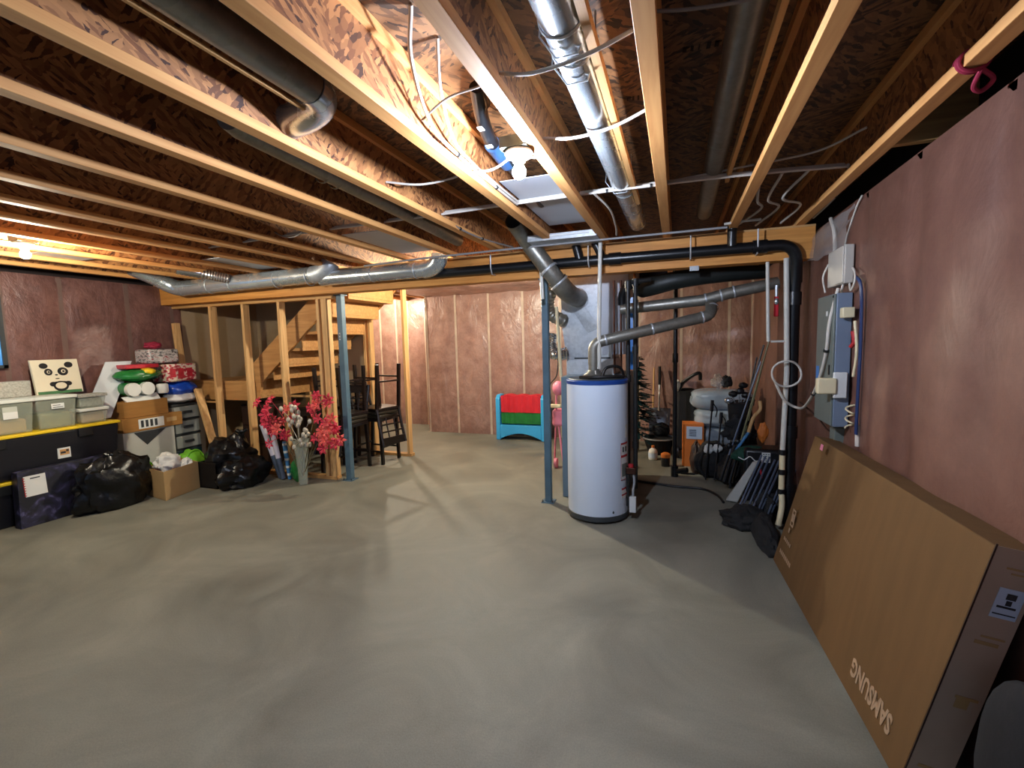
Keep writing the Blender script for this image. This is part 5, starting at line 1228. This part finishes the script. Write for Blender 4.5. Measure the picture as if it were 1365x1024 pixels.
# long thin things leaning by the drain stack
ends = [((.83, 5.02, 1.50), (.50, 4.96, .10), 'olive', .008), ((.79, 5.04, 1.46), (.46, 5.0, .10), 'black', .010), ((.82, 5.08, 1.42), (.54, 5.04, .08), 'olive', .007), ((.76, 5.0, 1.30), (.42, 4.97, .12), 'steeltube', .008), ((.74, 5.1, 1.34), (.52, 5.1, .01), 'black', .009)]
for (b, a, m, r), l in zip(ends, ('olive fishing rod leaning beside the thin white pipe, rightmost', 'black fishing rod leaning between the two olive rods', 'thin olive fishing rod behind the black one', 'grey blue rod leaning lowest to the left of the olive rods', 'short black rod behind the fishing rods')):
    t = thing('fishing_rod', l, 'fishing rod', a, group='fishing rods leaning by the pipes')
    MB().tube([a, b], [r*1.4, r*.8], 8).build('blank', M[m], t)
    q = V(a).lerp(V(b), .22); MB().tube([V(a), q], r*1.8, 8).build('grip', M['black'], t)
    mb = MB(); q = V(a).lerp(V(b), .3); mb.ell(q+V((-.03, -.02, 0)), (.028, .022, .03), 10, 8); mb.build('reel', M['black'], t)
for x, z, l in ((.36, .75, 'black trekking pole with strap standing before the grey bales'), (.45, .62, 'shorter black trekking pole beside the first')):
    t = thing('trekking_pole', l, 'trekking pole', (x-.06, 5.3, 0), group='trekking poles before the bales')
    MB().tube([(x-.06, 5.3, .02), (x, 5.4, z)], .009, 8).build('shaft', M['black'], t); MB().tube([(x, 5.4, z), (x+.006, 5.41, z+.12)], .017, 8).build('grip', M['black'], t); MB().tube(bez([(x+.006, 5.40, z+.10), (x+.05, 5.39, z+.02), (x+.04, 5.39, z-.06)]), .006, 6).build('strap', M['black'], t)
t = thing('golf_bag', 'black sports bag with white headed clubs left of the fishing rods', 'sports bag', (.66, 5.35, 0))
MB().tube([(.72, 5.45, .02), (.68, 5.42, .4), (.62, 5.38, .86)], [.12, .13, .11], 20).build('bag', M['blackcloth'], t)
for k, (dx, dz, m) in enumerate(((-.06, .10, 'black'), (.0, .13, 'black'), (.06, .09, 'black'), (-.10, .03, 'galvbright'), (.10, .04, 'black'), (.03, .19, 'black'))):
    MB().tube([(.62+dx*.5, 5.37, .82), (.62+dx, 5.33, .82+dz)], .006, 6).build('club_shaft', M['galv'], t); blob((.62+dx, 5.32, .85+dz), (.045, .03, .032), .2, k*3, -1, 16, 10).build('club_head', M[m], t)
tag(blob((.60, 5.1, .62), (.14, .06, .12), .5, 6, -1).build('black_jacket', M['blackcloth'], loc=(.6, 5.1, .5)), 'crumpled black jacket hung over the rods', 'jacket')
tag(blob((.79, 4.98, .62), (.045, .03, .09), .2, 8, -1).build('orange_float', M['orange'], loc=(.79, 4.98, .53)), 'orange float hanging by the thick white pipe', 'float')
tag(MB().bar((.55, 4.93, .44), (.66, 4.95, .62), .035, .02).build('blue_toy_paddle', M['wrapblue'], loc=(.55, 4.93, .44), bevel=.006), 'blue and white paddle stuck among the rods', 'paddle')
tag(MB().tube(bez([(.76, 5.0, .92), (.76, 4.98, .84), (.70, 4.96, .76), (.66, 4.95, .62)]), .016, 8).build('paddle_handle', M['lz'], loc=(.7, 4.96, .7)), 'curved pale wooden handle above the blue paddle', 'handle')
t = thing('green_bag', 'dark green cloth bag with white squiggle below the rods', 'bag', (.68, 4.75, .3))
blob((.68, 4.84, .42), (.17, .09, .09), .15, 2.5, -1).build('cloth', M['greencloth'], t); MB().tube(bez([(.55, 4.74, .42), (.60, 4.735, .40), (.65, 4.74, .43), (.70, 4.735, .39), (.76, 4.745, .42)], 6), .005, 6).build('squiggle', M['paper'], t)
t = thing('black_suitcase', 'black hard case with white tag card behind the drain stack', 'suitcase', (.85, 4.8, 0))
MB().box((.60, 4.74, 0), (.98, 5.0, .50)).build('shell', M['black'], t, bevel=.03); MB().box((.745, 4.728, .385), (.815, 4.738, .475)).build('tag', M['paper'], t)
mb = MB()
for i in range(3):
    for j in range(4): mb.box((.755+.02*i, 4.7265, .395+.02*j), (.768+.02*i, 4.728, .405+.02*j))
mb.build('tag_print', M['panelgrey'], t); MB().bar((.73, 4.73, .34), (.75, 4.73, .24), .02, .012).build('red_strap', M['toyred'], t)
t = thing('backpack', 'black backpack slumped on the floor before the grey bales', 'backpack', (.43, 5.5, 0))
blob((.40, 5.52, .17), (.20, .15, .21), .2, 4.2, .002).build('body', M['blackcloth'], t); MB().tube(bez([(.28, 5.40, .30), (.24, 5.36, .15), (.30, 5.37, .03)]), .014, 8).build('strap', M['blackcloth'], t)
blob((.33, 5.38, .34), (.045, .03, .05), .4, 6, -1, 18, 10).build('white_patch', M['paper'], t); blob((.42, 5.38, .35), (.05, .03, .045), .2, 8, -1, 18, 10).build('pale_cap', M['tissue'], t)
tag(blob((.60, 5.30, .13), (.20, .16, .16), .25, 12.2, .002).build('black_duffel', M['blackcloth'], loc=(.6, 5.3, 0)), 'black duffel on the floor right of the backpack', 'bag')
tag(blob((.22, 5.62, .16), (.07, .10, .2), .2, 15.2, .002).build('dark_shoe_bag', M['brownpanel'], loc=(.22, 5.62, 0)), 'dark brown bag in front of the orange carton', 'bag')
tag(MB().hexa([(.44, 4.68, .01), (.54, 4.64, .01), (.55, 4.70, .01), (.45, 4.74, .01)], [(.66, 4.66, .40), (.70, 4.64, .40), (.71, 4.68, .40), (.67, 4.70, .40)]).build('pale_tube_box', M['cardwhite'], loc=(.5, 4.7, 0), bevel=.01), 'pale long flat box leaning beside the bundle of tubes', 'box')
R = random.Random(9)
for k in range(9):
    x0 = .49+.035*k; a = V((x0, 4.22+.05*(k % 2)-.012*k, .075+.012*(k % 3))); b = V((x0+.22, 4.52+.02*(k % 3), .50-.012*k))
    t = thing('steel_tube', ('leftmost steel tube of the bundle before the drain stack' if k == 0 else 'rightmost steel tube of the bundle before the drain stack' if k == 8 else 'one of the inner steel tubes leaning in the bundle before the drain stack'), 'tube', a, group='bundle of steel tubes')
    MB().tube([a, b], .0085, 10).build('tube', M['steeltube'], t); MB().tube([a-(b-a)*.01, a+(b-a)*.03], .0105, 10).build('end_cap', M['black'], t)
t = thing('black_cover', 'black cloth cover crumpled on the floor under the steel tubes', 'cloth', (.55, 4.0, 0))
blob((.55, 4.14, .05), (.17, .17, .09), .3, 3.7, .002).build('fold', M['blackcloth'], t); blob((.64, 3.84, .05), (.08, .30, .11), .2, 7.9, .002).build('fold', M['blackcloth'], t)
tag(blob((.72, 4.35, .08), (.10, .12, .14), .3, 5.9, .002).build('black_sack', M['blackcloth'], loc=(.72, 4.35, 0)), 'black sack behind the steel tubes at the stack foot', 'bag')
cable('black hose lying on the floor from the heater toward the storage pile', [(-.40, 5.10, .012), (-.2, 5.05, .012), (0, 5.0, .012), (.25, 4.99, .012), (.38, 4.82, .012), (.42, 4.62, .012)], .012, 'cableblack', cat='hose', name='hose')
tag(MB().box((.05, 5.52, 0), (.2, 5.54, .02)).build('floor_bracket', M['black'], loc=(.1, 5.53, 0)), 'thin black bar lying on the floor by the far pipe', 'bar')

# ------------------------------------------------------------------ daylight fill and view settings
w = bpy.data.worlds.new('basement dusk'); S.world = w; w.use_nodes = True
bg = w.node_tree.nodes['Background']; bg.inputs['Color'].default_value = (.62, .82, 1.2, 1); bg.inputs['Strength'].default_value = .22
S.view_settings.view_transform = 'Standard'; S.view_settings.look = 'None'; S.view_settings.gamma = 1; S.view_settings.use_curve_mapping = False
S.view_settings.exposure = 1.15
S.cycles.max_bounces = 8; S.cycles.transparent_max_bounces = 16
S.cycles.use_denoising = True
S.cycles.sample_clamp_indirect = 6
